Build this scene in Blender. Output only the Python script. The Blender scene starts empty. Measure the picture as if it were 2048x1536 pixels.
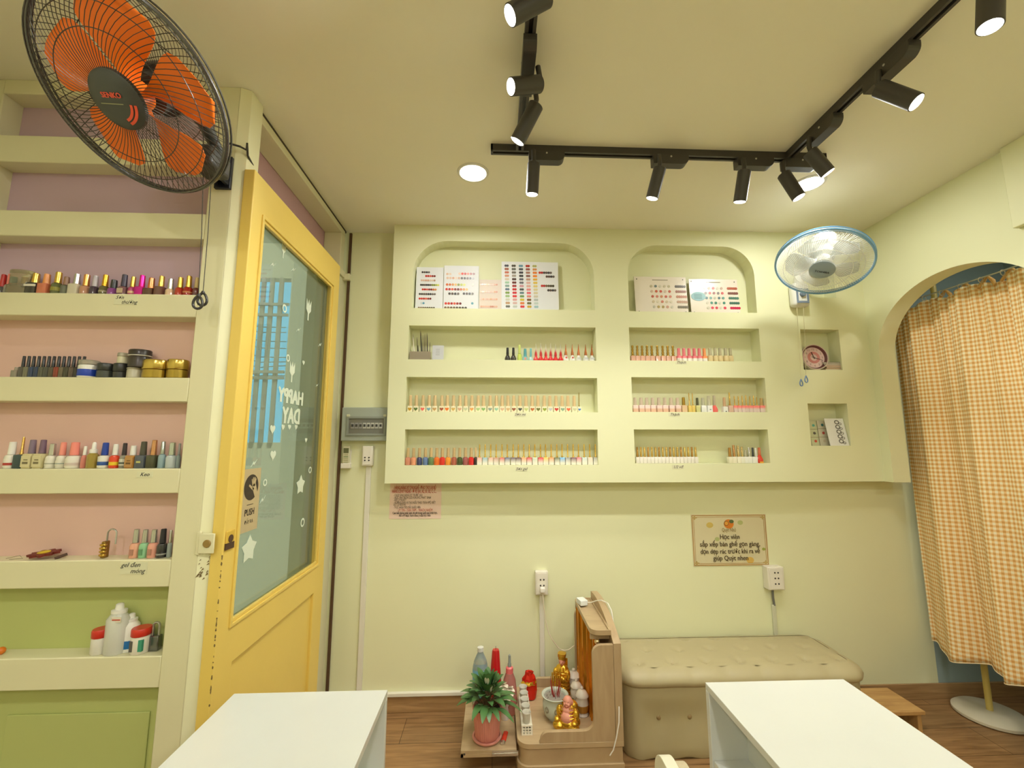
import bpy, bmesh, math, random
from mathutils import Vector, Matrix
from mathutils.geometry import tessellate_polygon
random.seed(7)
S = bpy.context.scene
COL = S.collection
PI = math.pi
# ---------------------------------------------------------------- camera
FPX, PITCH, YAW, EYE = 860.0, math.radians(7.6), math.radians(2.4), 1.43
cd = bpy.data.cameras.new('camera'); cam = bpy.data.objects.new('camera', cd); COL.objects.link(cam)
cd.sensor_width = 36; cd.lens = FPX / 2048 * 36; cd.clip_start = .02; cd.clip_end = 60
cam.location = (0, 0, EYE); cam.rotation_euler = (PI / 2 + PITCH, 0, -YAW)
S.camera = cam
# ---------------------------------------------------------------- view, world, lights
S.view_settings.view_transform = 'Standard'; S.view_settings.look = 'None'
S.view_settings.gamma = 1; S.view_settings.use_curve_mapping = False
S.view_settings.exposure = 0.55
W = bpy.data.worlds.new('world'); S.world = W; W.use_nodes = True
W.node_tree.nodes['Background'].inputs[0].default_value = (.8, .88, 1, 1)
W.node_tree.nodes['Background'].inputs[1].default_value = 0.9
SPOT_W, DOWN_W, ROOM_FILL_W = 18.0, 4.5, 8.0
LAMP_COL = (1, .99, .94)
sl = bpy.data.lights.new('sun', 'SUN'); so = bpy.data.objects.new('sun', sl); COL.objects.link(so); sl.energy = 9.0; sl.angle = .02
so.rotation_euler = Vector((.25, -.35, .9)).to_track_quat('Z', 'Y').to_euler()
H = 2.70                       # ceiling
XL, XLEAF = -.905, -.85        # door wall, door leaf
YU, YB, YW = 1.44, 2.42, 2.53  # left rack front, niche wall front, back wall
XR = 2.235                     # arch wall
# ---------------------------------------------------------------- measuring helpers
def ray(px, py):
    a = (px - 1024) / FPX; b = (768 - py) / FPX
    y = math.cos(PITCH) - math.sin(PITCH) * b; z = math.sin(PITCH) + math.cos(PITCH) * b
    c, s = math.cos(YAW), math.sin(YAW)
    return Vector((a * c + y * s, -a * s + y * c, z))
OR = Vector((0, 0, EYE))
def oy(px, py, Y): d = ray(px, py); return OR + d * (Y / d.y)
def ox(px, py, X): d = ray(px, py); return OR + d * (X / d.x)
def oz(px, py, Z): d = ray(px, py); return OR + d * ((Z - EYE) / d.z)
def reach(A, px, py, L, far=True):
    d = ray(px, py).normalized(); w = OR - A
    b = w.dot(d); c = w.dot(w) - L * L; q = b * b - c
    t = -b if q < 0 else (-b + math.sqrt(q) if far else -b - math.sqrt(q))
    P = OR + d * t
    return A + (P - A).normalized() * L
# ---------------------------------------------------------------- materials
def lin(c): return tuple((v / 12.92 if v <= .04045 else ((v + .055) / 1.055) ** 2.4) for v in [x / 255 for x in c])
MC = {}
def mat(rgb, rough=.5, metal=0, trans=0, alpha=1, emit=0, name=None, coat=0, noise=0, bump=0, nscale=8, sss=0):
    key = (tuple(rgb), rough, metal, trans, alpha, emit, coat, noise, bump, nscale)
    if key in MC: return MC[key]
    m = bpy.data.materials.new(name or 'mat_%d' % len(MC)); m.use_nodes = True; MC[key] = m
    nt = m.node_tree; b = nt.nodes['Principled BSDF']; L = nt.links
    c = lin(rgb) + (1,)
    b.inputs['Base Color'].default_value = c
    b.inputs['Roughness'].default_value = rough; b.inputs['Metallic'].default_value = metal
    b.inputs['Transmission Weight'].default_value = trans; b.inputs['Alpha'].default_value = alpha
    b.inputs['Coat Weight'].default_value = coat
    if emit: b.inputs['Emission Color'].default_value = c; b.inputs['Emission Strength'].default_value = emit
    tc = nt.nodes.new('ShaderNodeTexCoord')
    n = nt.nodes.new('ShaderNodeTexNoise'); n.inputs['Scale'].default_value = nscale; n.inputs['Detail'].default_value = 5
    L.new(tc.outputs['Object'], n.inputs['Vector'])
    mx = nt.nodes.new('ShaderNodeMix'); mx.data_type = 'RGBA'; mx.blend_type = 'MULTIPLY'
    mx.inputs[0].default_value = 1; mx.inputs[6].default_value = c
    rp = nt.nodes.new('ShaderNodeMapRange'); rp.inputs[3].default_value = 1 - (noise or .03); rp.inputs[4].default_value = 1 + (noise or .03)
    L.new(n.outputs[0], rp.inputs[0]); L.new(rp.outputs[0], mx.inputs[7]); L.new(mx.outputs[2], b.inputs['Base Color'])
    if bump:
        bp = nt.nodes.new('ShaderNodeBump'); bp.inputs['Strength'].default_value = bump; bp.inputs['Distance'].default_value = .01
        L.new(n.outputs[0], bp.inputs['Height']); L.new(bp.outputs[0], b.inputs['Normal'])
    return m
def glass(tint, spec=.06, name='glass', mixc=0, body=(200, 210, 200)):
    """thin pane: transparent plus fresnel gloss, optional diffuse share in place of reflections"""
    m = bpy.data.materials.new(name); m.use_nodes = True; nt = m.node_tree; nt.nodes.clear(); L = nt.links
    o = nt.nodes.new('ShaderNodeOutputMaterial'); t = nt.nodes.new('ShaderNodeBsdfTransparent'); g = nt.nodes.new('ShaderNodeBsdfGlossy')
    t.inputs[0].default_value = lin(tint) + (1,); g.inputs['Roughness'].default_value = .02
    f = nt.nodes.new('ShaderNodeLayerWeight'); f.inputs[0].default_value = .5
    pw_ = nt.nodes.new('ShaderNodeMath'); pw_.operation = 'POWER'; pw_.inputs[1].default_value = 4; L.new(f.outputs['Facing'], pw_.inputs[0])
    ad_ = nt.nodes.new('ShaderNodeMath'); ad_.operation = 'MULTIPLY_ADD'; ad_.inputs[1].default_value = .9; ad_.inputs[2].default_value = .05; L.new(pw_.outputs[0], ad_.inputs[0])
    x = nt.nodes.new('ShaderNodeMixShader'); L.new(ad_.outputs[0], x.inputs[0]); L.new(t.outputs[0], x.inputs[1]); L.new(g.outputs[0], x.inputs[2])
    out = x
    if mixc:
        d = nt.nodes.new('ShaderNodeBsdfDiffuse'); d.inputs[0].default_value = lin(body) + (1,)
        y = nt.nodes.new('ShaderNodeMixShader'); y.inputs[0].default_value = mixc
        L.new(x.outputs[0], y.inputs[1]); L.new(d.outputs[0], y.inputs[2]); out = y
    L.new(out.outputs[0], o.inputs[0]); return m
def wood(c1, c2, name, scale=(1, 9, 1), rough=.45, planks=None, axis='Object'):
    m = bpy.data.materials.new(name); m.use_nodes = True; nt = m.node_tree; L = nt.links; b = nt.nodes['Principled BSDF']
    tc = nt.nodes.new('ShaderNodeTexCoord'); mp = nt.nodes.new('ShaderNodeMapping'); mp.inputs['Scale'].default_value = scale
    n = nt.nodes.new('ShaderNodeTexNoise'); n.inputs['Scale'].default_value = 6; n.inputs['Detail'].default_value = 8; n.inputs['Distortion'].default_value = .6
    cr = nt.nodes.new('ShaderNodeValToRGB'); cr.color_ramp.elements[0].position = .3; cr.color_ramp.elements[1].position = .72
    cr.color_ramp.elements[0].color = lin(c1) + (1,); cr.color_ramp.elements[1].color = lin(c2) + (1,)
    L.new(tc.outputs[axis], mp.inputs[0]); L.new(mp.outputs[0], n.inputs[0]); L.new(n.outputs[0], cr.inputs[0])
    out = cr.outputs[0]
    if planks:
        br = nt.nodes.new('ShaderNodeTexBrick'); br.inputs['Scale'].default_value = 1; br.offset = .37
        br.inputs['Brick Width'].default_value = planks[0]; br.inputs['Row Height'].default_value = planks[1]
        br.inputs['Mortar Size'].default_value = .0015; br.inputs['Color1'].default_value = (.86, .86, .86, 1); br.inputs['Color2'].default_value = (1.08, 1.04, 1, 1)
        br.inputs['Mortar'].default_value = (.25, .2, .15, 1)
        L.new(tc.outputs['Object'], br.inputs[0])
        mx = nt.nodes.new('ShaderNodeMix'); mx.data_type = 'RGBA'; mx.blend_type = 'MULTIPLY'; mx.inputs[0].default_value = 1
        L.new(out, mx.inputs[6]); L.new(br.outputs[0], mx.inputs[7]); out = mx.outputs[2]
    L.new(out, b.inputs['Base Color']); b.inputs['Roughness'].default_value = rough
    return m
# ---------------------------------------------------------------- mesh builder (world coordinates)
class MB:
    def __init__(s): s.v = []; s.f = []; s.m = []; s.uv = None
    def add(s, vs, fs, m=0, T=None):
        k = len(s.v)
        s.v += [tuple(T @ Vector(p)) if T else tuple(p) for p in vs]
        for f in fs: s.f.append([i + k for i in f]); s.m.append(m)
        return s
    def box(s, x0, x1, y0, y1, z0, z1, m=0, T=None):
        return s.add([(x0, y0, z0), (x1, y0, z0), (x1, y1, z0), (x0, y1, z0), (x0, y0, z1), (x1, y0, z1), (x1, y1, z1), (x0, y1, z1)],
                     [(0, 3, 2, 1), (4, 5, 6, 7), (0, 1, 5, 4), (1, 2, 6, 5), (2, 3, 7, 6), (3, 0, 4, 7)], m, T)
    def lathe(s, pr, n=24, m=0, T=None, e=2, sx=1, sy=1, rib=0, ribn=0, closed=False):
        vs, fs = [], []
        for r, z in pr:
            for i in range(n):
                a = 2 * PI * (i + .5 * (e > 2)) / n; c, q = math.cos(a), math.sin(a)
                k = (abs(c) ** e + abs(q) ** e) ** (-1 / e) * (1 + (rib * math.cos(a * ribn) if rib else 0))
                vs.append((r * c * k * sx, r * q * k * sy, z))
        for j in range(len(pr) - 1):
            for i in range(n):
                a = j * n + i; b = j * n + (i + 1) % n
                fs.append((a, b, b + n, a + n))
        k = (len(pr) - 1) * n
        if closed: fs += [(k + i, k + (i + 1) % n, (i + 1) % n, i) for i in range(n)]
        else: fs.append(tuple(range(n))[::-1]); fs.append(tuple(range(k, k + n)))
        return s.add(vs, fs, m, T)
    def tube(s, pts, r, n=8, m=0, closed=False):
        pts = [Vector(p) for p in pts]; N = len(pts); vs, fs = [], []; prev = None
        for i, p in enumerate(pts):
            if closed: d = pts[(i + 1) % N] - pts[i - 1]
            else: d = pts[min(i + 1, N - 1)] - pts[max(i - 1, 0)]
            d = d.normalized()
            if prev is None:
                u = d.orthogonal().normalized()
            else:
                u = (prev - d * prev.dot(d))
                u = u.normalized() if u.length > 1e-6 else d.orthogonal().normalized()
            prev = u; w = d.cross(u); rr = r[i] if isinstance(r, (list, tuple)) else r
            for k in range(n):
                a = 2 * PI * k / n; vs.append(tuple(p + (u * math.cos(a) + w * math.sin(a)) * rr))
        M_ = N if closed else N - 1
        for i in range(M_):
            for k in range(n):
                a = i * n + k; b = i * n + (k + 1) % n; c = ((i + 1) % N) * n
                fs.append((a, b, c + (k + 1) % n, c + k))
        if not closed: fs.append(tuple(range(n))[::-1]); fs.append(tuple(range((N - 1) * n, N * n)))
        return s.add(vs, fs, m)
    def ball(s, c, r, n=16, m=0, T=None, sc=(1, 1, 1)):
        vs, fs = [], []; h = n // 2; c = Vector(c)
        for j in range(h + 1):
            t = PI * j / h
            for i in range(n):
                a = 2 * PI * i / n; vs.append((c.x + r * sc[0] * math.sin(t) * math.cos(a), c.y + r * sc[1] * math.sin(t) * math.sin(a), c.z - r * sc[2] * math.cos(t)))
        for j in range(h):
            for i in range(n):
                a = j * n + i; b = j * n + (i + 1) % n; fs.append((a, b, b + n, a + n))
        return s.add(vs, fs, m, T)
    def plate(s, outer, holes, w0, w1, F, m=0, side=None):
        """flat plate with holes; F(u,v,w) -> xyz"""
        loops = [outer] + holes; pts = [p for l in loops for p in l]; n = len(pts)
        tri = tessellate_polygon([[Vector((p[0], p[1], 0)) for p in l] for l in loops])
        vs = [F(p[0], p[1], w0) for p in pts] + [F(p[0], p[1], w1) for p in pts]
        fs = [tuple(t) for t in tri] + [tuple(i + n for i in t)[::-1] for t in tri]
        s.add(vs, fs, m); k = 0; sv = len(s.v) - 2 * n
        for l in loops:
            N = len(l)
            for i in range(N):
                a, b = k + i, k + (i + 1) % N
                s.f.append([sv + a, sv + b, sv + b + n, sv + a + n]); s.m.append(m if side is None else side)
            k += N
        return s
    def build(s, name, mats, parent=None, smooth=True, bevel=0, ang=38, segs=2):
        root = parent
        while root is not None and root.parent is not None: root = root.parent
        off = Vector(root['_o']) if root is not None and '_o' in root else Vector((0, 0, 0))
        me = bpy.data.meshes.new(name)
        me.from_pydata([tuple(Vector(p) - off) for p in s.v], [], s.f)
        if not isinstance(mats, (list, tuple)): mats = [mats]
        for q in mats: me.materials.append(q)
        me.polygons.foreach_set('material_index', [min(i, len(mats) - 1) for i in s.m])
        if s.uv:
            ul = me.uv_layers.new(name='UVMap')
            for lp in me.loops: ul.data[lp.index].uv = s.uv[lp.vertex_index]
        bm = bmesh.new(); bm.from_mesh(me); bmesh.ops.recalc_face_normals(bm, faces=bm.faces); bm.to_mesh(me); bm.free()
        if smooth: me.shade_smooth(); me.set_sharp_from_angle(angle=math.radians(ang))
        o = bpy.data.objects.new(name, me); COL.objects.link(o); o.parent = parent
        if bevel:
            b = o.modifiers.new('bevel', 'BEVEL'); b.width = bevel; b.segments = segs; b.limit_method = 'ANGLE'; b.angle_limit = math.radians(40)
        return o
def thing(name, label, cat, loc, group=None):
    o = bpy.data.objects.new(name, None); COL.objects.link(o); o.empty_display_size = .02
    o.location = loc; o['_o'] = tuple(loc); o['label'] = label; o['category'] = cat
    if group: o['group'] = group
    return o
def tag(o, label, cat, group=None):
    o['label'] = label; o['category'] = cat
    if group: o['group'] = group
    return o
def struct(o): o['kind'] = 'structure'; return o
def frame(c, z, up=(0, 0, 1)):
    """matrix with local z along z, local x horizontal"""
    z = Vector(z).normalized(); x = Vector(up).cross(z)
    x = x.normalized() if x.length > 1e-5 else Vector((1, 0, 0)); y = z.cross(x)
    M_ = Matrix((x, y, z)).transposed().to_4x4(); M_.translation = Vector(c); return M_
def text(name, body, size, m, parent, T, align='CENTER', bold=0, wscale=1, shear=0, mirror=False):
    cu = bpy.data.curves.new(name, 'FONT'); cu.body = body; cu.size = size; cu.align_x = align; cu.align_y = 'CENTER'; cu.shear = shear
    cu.resolution_u = 2
    t = bpy.data.objects.new(name, cu); me = bpy.data.meshes.new_from_object(t); bpy.data.objects.remove(t); bpy.data.curves.remove(cu)
    root = parent
    while root.parent is not None: root = root.parent
    off = Vector(root['_o'])
    if bold:
        bm = bmesh.new(); bm.from_mesh(me)
        for dx, dy, k_ in ((bold, 0, 1), (-bold, 0, 2), (0, bold * .7, 3)):
            me2 = me.copy()
            for v in me2.vertices: v.co.x += dx; v.co.y += dy; v.co.z += .00004 * k_
            bm.from_mesh(me2); bpy.data.meshes.remove(me2)
        bm.to_mesh(me); bm.free()
    for v in me.vertices:
        c = v.co.copy(); c.x *= wscale * (-1 if mirror else 1); v.co = T @ c - off
    me.materials.clear(); me.materials.append(m); me.name = name
    o = bpy.data.objects.new(name, me); COL.objects.link(o); o.parent = parent
    return o
def FY(y):  # text plane facing -Y at depth y
    def f(x, z): return Matrix(((1, 0, 0, x), (0, 0, -1, y), (0, 1, 0, z), (0, 0, 0, 1)))
    return f
def FX(xp):  # text plane facing +X ; local x runs along +Y
    def f(y, z): return Matrix(((0, 0, 1, xp), (1, 0, 0, y), (0, 1, 0, z), (0, 0, 0, 1)))
    return f
ORD = ['zeroth', 'first', 'second', 'third', 'fourth', 'fifth', 'sixth', 'seventh', 'eighth', 'ninth', 'tenth', 'eleventh', 'twelfth', 'thirteenth', 'fourteenth', 'fifteenth',
       'sixteenth', 'seventeenth', 'eighteenth', 'nineteenth', 'twentieth', 'twenty-first', 'twenty-second', 'twenty-third', 'twenty-fourth', 'twenty-fifth', 'twenty-sixth', 'twenty-seventh', 'twenty-eighth', 'twenty-ninth', 'thirtieth', 'thirty-first', 'thirty-second', 'thirty-third', 'thirty-fourth', 'thirty-fifth']

# ================================================================ SETTING
WALL = mat((229, 230, 190), .55, name='wall_paint', noise=.03, bump=.03, nscale=3)
CEIL = mat((238, 234, 212), .7, name='ceiling_paint', noise=.02, nscale=2)
CREAM = mat((224, 219, 182), .4, name='cream_gloss_paint', noise=.05, nscale=5)
DARK = mat((60, 52, 45), .6)
WHITE = mat((238, 240, 236), .35)
floor_m = wood((128, 94, 58), (170, 132, 88), 'laminate', (.8, 9, 1), .38, (1.2, .19))
base_m = wood((150, 116, 76), (182, 146, 100), 'baseboard_wood', (.8, 10, 10), .45)
struct(MB().box(-1.9, 3.4, -3.2, 2.7, -.05, 0).build('floor', floor_m))
struct(MB().box(-1.9, 3.4, -3.2, 2.7, H, H + .05).build('ceiling', CEIL))
struct(MB().box(XL - .08, 2.52, YW, YW + .1, 0, H).build('wall_back', WALL))
FP = mat((150, 168, 168), .6, name='fitting_paint')
struct(MB().box(2.52, 3.4, YW, YW + .1, 0, H).build('wall_fitting_back', FP)); struct(MB().box(3.3, 3.4, -.5, YW, 0, H).build('wall_fitting_side', FP))
struct(MB().box(-1.9, -1.78, -3.2, YU + .1, 0, H).build('wall_left', WALL))
struct(MB().box(-1.9, 3.4, -3.3, -3.2, 0, H).build('wall_front', WALL))
struct(MB().box(XR, XR + .1, -3.2, .95, 0, H).box(XR + .1, 3.3, -.6, -.5, 0, H).build('wall_right', WALL))
# niche wall in front of the back wall
def rrect(x0, x1, z0, z1, r=0, n=10):
    if not r: return [(x0, z0), (x1, z0), (x1, z1), (x0, z1)]
    p = [(x0, z0), (x1, z0)]
    p += [(x1 - r + r * math.cos(a), z1 - r + r * math.sin(a)) for a in [PI / 2 * i / n for i in range(n + 1)]]
    p += [(x0 + r + r * math.cos(a), z1 - r + r * math.sin(a)) for a in [PI / 2 + PI / 2 * i / n for i in range(n + 1)]]
    return p
NI = {}
def nrect(key, x0, y0, x1, y1, r=0):
    a = oy(x0, y1, YB); b = oy(x1, y0, YB); c = oy(x0, y0, YB); d = oy(x1, y1, YB)
    R = ((a.x + c.x) / 2, (b.x + d.x) / 2, (a.z + d.z) / 2, (b.z + c.z) / 2)
    NI[key] = R; return rrect(*R, r=r)
holes = [nrect('AL', 826, 484, 1188, 618, .20), nrect('AR', 1256, 492, 1509, 624, .18),
         nrect('L1', 817, 653, 1192, 720), nrect('L2', 812, 755, 1195, 824), nrect('L3', 809, 859, 1196, 930.5),
         nrect('R1', 1259, 656, 1520, 722), nrect('R2', 1264, 755, 1532, 824), nrect('R3', 1269, 859, 1538, 927),
         nrect('C0', 1600, 515, 1668, 595), nrect('C1', 1604, 659, 1681, 739.5), nrect('C2', 1619, 807, 1698, 891.5)]
ZB0 = 1.203; XB0 = -.593
nm = MB().plate(rrect(XB0, XR + .1, ZB0, H), holes, YB, YB + .09, lambda u, v, w: (u, w, v))
nm.box(XB0, XR + .1, YB + .09, YW, ZB0, H)
struct(nm.build('wall_niches', WALL, smooth=False))
# arch wall
def arch_pts(n=40):
    c, a, b, z = 1.955, .408, .335, 1.94
    p = [(c - a, 0.0), (c - a, z)]
    p = [(c + a * math.cos(t), z + b * math.sin(t)) for t in [PI * i / n for i in range(n + 1)]]
    return p
ap = arch_pts()
outer = [(YB, ZB0), (YB, H), (.95, H), (.95, 0), (ap[-1][0], 0)] + ap[::-1] + [(ap[0][0], ZB0)]
am = MB().plate(outer, [], XR, XR + .1, lambda u, v, w: (w, u, v))
struct(am.build('wall_arch', WALL, ang=25))
struct(MB().box(XR - .03, XR, .95, 1.64, 2.33, H).build('trim_1', WALL, bevel=.003))
# left door wall: frame members
fm = MB()
fm.box(XL - .075, XL, 2.29, YW, 0, 2.40)                               # far jamb
fm.box(XL - .075, XL + .012, 1.53, 2.50, 2.392, 2.432)                     # lintel
fm.box(XL - .10, XL, 1.47, 2.50, 2.655, H - .012)                      # top rail
fm.box(XL - .10, XL, 2.44, 2.50, 2.432, 2.655)
fm.box(XL - .075, XL - .02, 2.19, 2.29, 0, 2.392)
fm.box(XL - .005, XL + .04, 2.495, YW - .002, 2.385, 2.425)
struct(fm.build('trim_2', CREAM, bevel=.003))
struct(MB().box(XL - .11, XL - .10, 1.47, 2.5, 2.42, H - .01).build('wall_transom', mat((190, 152, 158), .5, name='mauve_paint', noise=.03)))
struct(MB().box(-.886, -.872, YW - .012, YW - .001, 0, 2.69).build('gap_shade_side', mat((84, 58, 34), .7)))  # dark strip painting the shade of the gap between frame and back wall
struct(MB().box(XL - .03, XL - .001, 1.47, 2.52, H - .0115, H - .0005).build('gap_shade_top', mat((70, 60, 44), .7)))  # dark strip in place of the shaded slit between top rail and ceiling
# baseboards and floor-level cable strip
struct(MB().box(-.88, 3.3, YW - .012, YW, 0, .078).build('baseboard_back', base_m, bevel=.002))
struct(MB().box(-.87, .12, YW - .022, YW, .082, .1).build('trim_4', mat((226, 222, 206), .5), bevel=.002))
# ---------------------------------------------------------------- glazed yellow door
YEL = mat((234, 204, 104), .38, name='yellow_gloss', noise=.05, nscale=6)
dr = thing('door_1', 'yellow wooden door with a tall glass pane in the left wall', 'door', (XLEAF, 1.875, 0)); dr['kind'] = 'structure'
del dr['category']
d0, d1, dz0, dz1 = 1.447, 2.30, .01, 2.386
g0, g1, gz0, gz1 = 1.524, 2.21, .845, 2.24
def leafF(u, v, w): return (w, u, v)
MB().plate(rrect(d0, d1, dz0, dz1), [rrect(g0, g1, gz0, gz1), rrect(1.55, 2.19, .08, .715)], XLEAF - .038, XLEAF, leafF).build('door_leaf', YEL, dr, smooth=False, bevel=.003)
MB().box(XLEAF - .035, XLEAF - .012, 1.55, 2.19, .08, .715).build('lower_panel', YEL, dr)
bd = MB()
for k, o_ in ((0, .0), (1, .012)):
    a0, a1, b0, b1 = g0 + o_, g1 - o_, gz0 + o_, gz1 - o_
    bd.plate(rrect(a0 - .012, a1 + .012, b0 - .012, b1 + .012), [rrect(a0, a1, b0, b1)], XLEAF - .01, XLEAF + .006 - .006 * k, leafF)
bd.build('glazing_bead', YEL, dr, smooth=False, bevel=.002)
GL = glass((205, 215, 205), name='door_glass', mixc=.2, body=(176, 186, 166))  # pale diffuse share imitates the room walls reflected in the pane
pane = MB().box(XLEAF - .03, XLEAF - .026, g0, g1, gz0, gz1).build('glass_pane', GL, dr, smooth=False)
stk = mat((222, 232, 214), .6)
sk = MB(); gx = XLEAF - .0245
def gp(px, py): p = ox(px, py, gx); return p.y, p.z
def star(cy, cz, r, n=5, inner=.55, ph=PI / 2):
    pts = [(cy + (r if i % 2 == 0 else r * inner) * math.cos(ph + PI * i / n), cz + (r if i % 2 == 0 else r * inner) * math.sin(ph + PI * i / n)) for i in range(2 * n)]
    sk.plate(pts, [], gx, gx + .0008, leafF)
def heart(cy, cz, r, mb=None, F=None, w=(0, .0008)):
    pts = []
    for i in range(20):
        t = 2 * PI * i / 20
        pts.append((cy + r * math.sin(t) ** 3, cz + r * (13 * math.cos(t) - 5 * math.cos(2 * t) - 2 * math.cos(3 * t) - math.cos(4 * t)) / 16))
    (mb or sk).plate(pts, [], w[0], w[1], F or leafF)
for px, py, kind, r in [(617, 620, 't', .05), (584, 744, 't', .045), (567, 500, 't', .035), (587, 540, 's', .02), (601, 970, 'f', .045), (498, 1098, 'f', .05), (546, 910, 'h', .022),
                        (545, 858, 'h', .02), (508, 927, 's', .02), (569, 617, 'c', .018), (576, 716, 'c', .016), (597, 660, 's', .018), (632, 550, 's', .02), (640, 690, 's', .02),
                        (612, 880, 'h', .012), (634, 771, 's', .015), (530, 965, 'c', .014), (620, 940, 'c', .016), (605, 1045, 'c', .02), (525, 1000, 's', .02), (546, 530, 's', .022), (607, 725, 'h', .012)]:
    y, z = gp(px, py)
    if kind == 't': sk.plate([(y - r * .5, z + r), (y - r * .2, z + r * .45), (y, z + r), (y + r * .2, z + r * .45), (y + r * .5, z + r), (y + r * .5, z), (y + r * .12, z - r * .35), (y + r * .1, z - r), (y - r * .1, z - r), (y - r * .12, z - r * .35), (y - r * .5, z)], [], gx, gx + .0008, leafF)
    elif kind == 'f': star(y, z, r, 5, .62)
    elif kind == 'h': heart(y, z, r, w=(gx, gx + .0008))
    elif kind == 'c': sk.plate([(y + r * math.cos(a), z + r * math.sin(a)) for a in [PI * i / 8 for i in range(16)]], [[(y + r * .6 * math.cos(a), z + r * .6 * math.sin(a)) for a in [PI * i / 8 for i in range(16)]]], gx, gx + .0008, leafF)
    else: sk.plate([(y - r, z - r * .6), (y - r * .2, z), (y, z - r * .3), (y + r, z + r * .8), (y + .1 * r, z), (y - r * .1, z + r * .4)], [], gx, gx + .0008, leafF)
for px in (566, 579, 592):
    y, z = gp(px, 854); heart(y, z, .013, w=(gx, gx + .0008))
sk.build('glass_sticker', stk, pane, smooth=False)['label'] = 'white flower, heart and squiggle stickers'
for bod, x0, x1, yc, sz in (('HAPPY', 556, 607, 790, .085), ('DAY', 564, 600, 832, .095)):
    a = gp(x0, yc); b = gp(x1, yc); w = b[0] - a[0]
    T = FX(gx + .001)((a[0] + b[0]) / 2, a[1])
    o = text('glass_lettering', bod, sz, stk, pane, T, bold=.006, wscale=1, mirror=True)
    xs = [v.co.y for v in o.data.vertices]; k = w / (max(xs) - min(xs)); c = (max(xs) + min(xs)) / 2
    for v in o.data.vertices: v.co.y = c + (v.co.y - c) * k
    o['label'] = 'mirrored white lettering on the glass'
# push sign
a = ox(480, 940, gx); b = ox(518, 1062, gx)
y0, y1, z1, z0 = g0 + .022, 1.684, 1.332, 1.112
ps = MB().box(gx, gx + .0012, y0, y1, z0, z1).build('push_sign', mat((196, 178, 138), .6), pane)
ps['label'] = 'beige push sign with a hand in a dark circle'
# ---- sign graphics
cyc, czc, rc = (y0 + y1) / 2 + .01, z1 - .3 * (z1 - z0), (y1 - y0) * .33
inkd = mat((62, 52, 44), .6)
MB().plate([(cyc + rc * math.cos(t), czc + rc * math.sin(t)) for t in [2 * PI * i / 32 for i in range(32)]], [], gx + .0013, gx + .0018, leafF).build('sign_circle', inkd, ps, smooth=False)
hd = MB(); pal = (196, 178, 138)
def seg(y, z, ang, l, w):
    c, s_ = math.cos(ang), math.sin(ang); px_, pz_ = -s_ * w, c * w
    hd.plate([(y + px_, z + pz_), (y - px_, z - pz_), (y + c * l - px_ * .8, z + s_ * l - pz_ * .8), (y + c * l + px_ * .8, z + s_ * l + pz_ * .8)], [], gx + .0019, gx + .0023, leafF)
for ang, l in ((1.25, .62), (1.45, .72), (1.68, .72), (1.92, .62)): seg(cyc + rc * .3 + rc * .45 * math.cos(ang) * .6, czc + .05 * rc, ang, rc * l, rc * .075)
seg(cyc + rc * .3, czc - .2 * rc, 2.6, rc * .75, rc * .1)
seg(cyc + rc * .32, czc + .15 * rc, -1.1, rc * 1.0, rc * .27)
hd.build('sign_hand', mat(pal, .6), ps, smooth=False)
text('sign_text', 'PUSH', (z1 - z0) * .15, inkd, ps, FX(gx + .0018)(cyc, z0 + .3 * (z1 - z0)), bold=.001, wscale=.8)
text('sign_text', 'ĐẨY RA', (z1 - z0) * .085, inkd, ps, FX(gx + .0018)(cyc, z0 + .15 * (z1 - z0)), wscale=.8)
MB().box(gx + .0013, gx + .0018, cyc - .02, cyc + .02, z0 + .42 * (z1 - z0), z0 + .43 * (z1 - z0)).build('sign_line', inkd, ps)
# paint chips on the leaf edge, lock plate and lock hole
random.seed(3); 
chp = MB()
for i in range(46):
    z = .56 + .52 * random.random(); h = .002 + .014 * random.random() ** 2; w = .0008 + .0022 * random.random()
    chp.add([(XLEAF + .0005, d0 - .0005, z), (XLEAF - w, d0 - .0006, z + h * .3), (XLEAF - w * .6, d0 - .0006, z + h), (XLEAF + .0005, d0 - .0005, z + h), (XLEAF + .0006, d0 + w, z + h * .6), (XLEAF + .0006, d0 + w * .7, z + h * .2)], [(0, 1, 2, 3), (0, 3, 4, 5)])
for i in range(22):
    z = 1.0 + .07 * random.random(); x = -.918 + .028 * random.random(); r = .002 + .003 * random.random(); y = 1.4395 + (x + .92) * .47
    chp.add([(x - r, y - .001, z), (x + r, y - .0006, z + r), (x + r * .5, y - .0008, z + 2 * r)], [(0, 1, 2)])
o_ = chp.build('paint_chips', mat((118, 96, 58), .8), dr, smooth=False); o_['kind'] = 'stuff'
hz = MB().box(XLEAF, XLEAF + .004, d0 + .008, d0 + .052, 1.085, 1.145)
hz.build('lock_plate', mat((214, 178, 70), .5, noise=.1), dr, bevel=.006)
MB().box(XLEAF + .001, XLEAF + .0055, d0 + .006, d0 + .05, 1.088, 1.108).lathe([(.012, 0), (.012, .006)], 20, T=frame((XLEAF, d0 + .03, 1.12), (1, 0, 0))).build('lock_recess', mat((80, 56, 38), .7), dr)
hs = MB().box(-.915, -.868, 1.428, 1.434, 1.085, 1.145).box(-.925, -.912, 1.432, 1.4405, 1.08, 1.15).lathe([(.012, 0), (.012, .004)], 20, 1, T=frame((-.888, 1.428, 1.115), (0, -1, 0)))
tag(hs.build('door_hasp', [CREAM, mat((150, 120, 60), .5)], bevel=.003), 'cream painted hasp plate with a round hole beside the yellow door', 'hasp')
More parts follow.
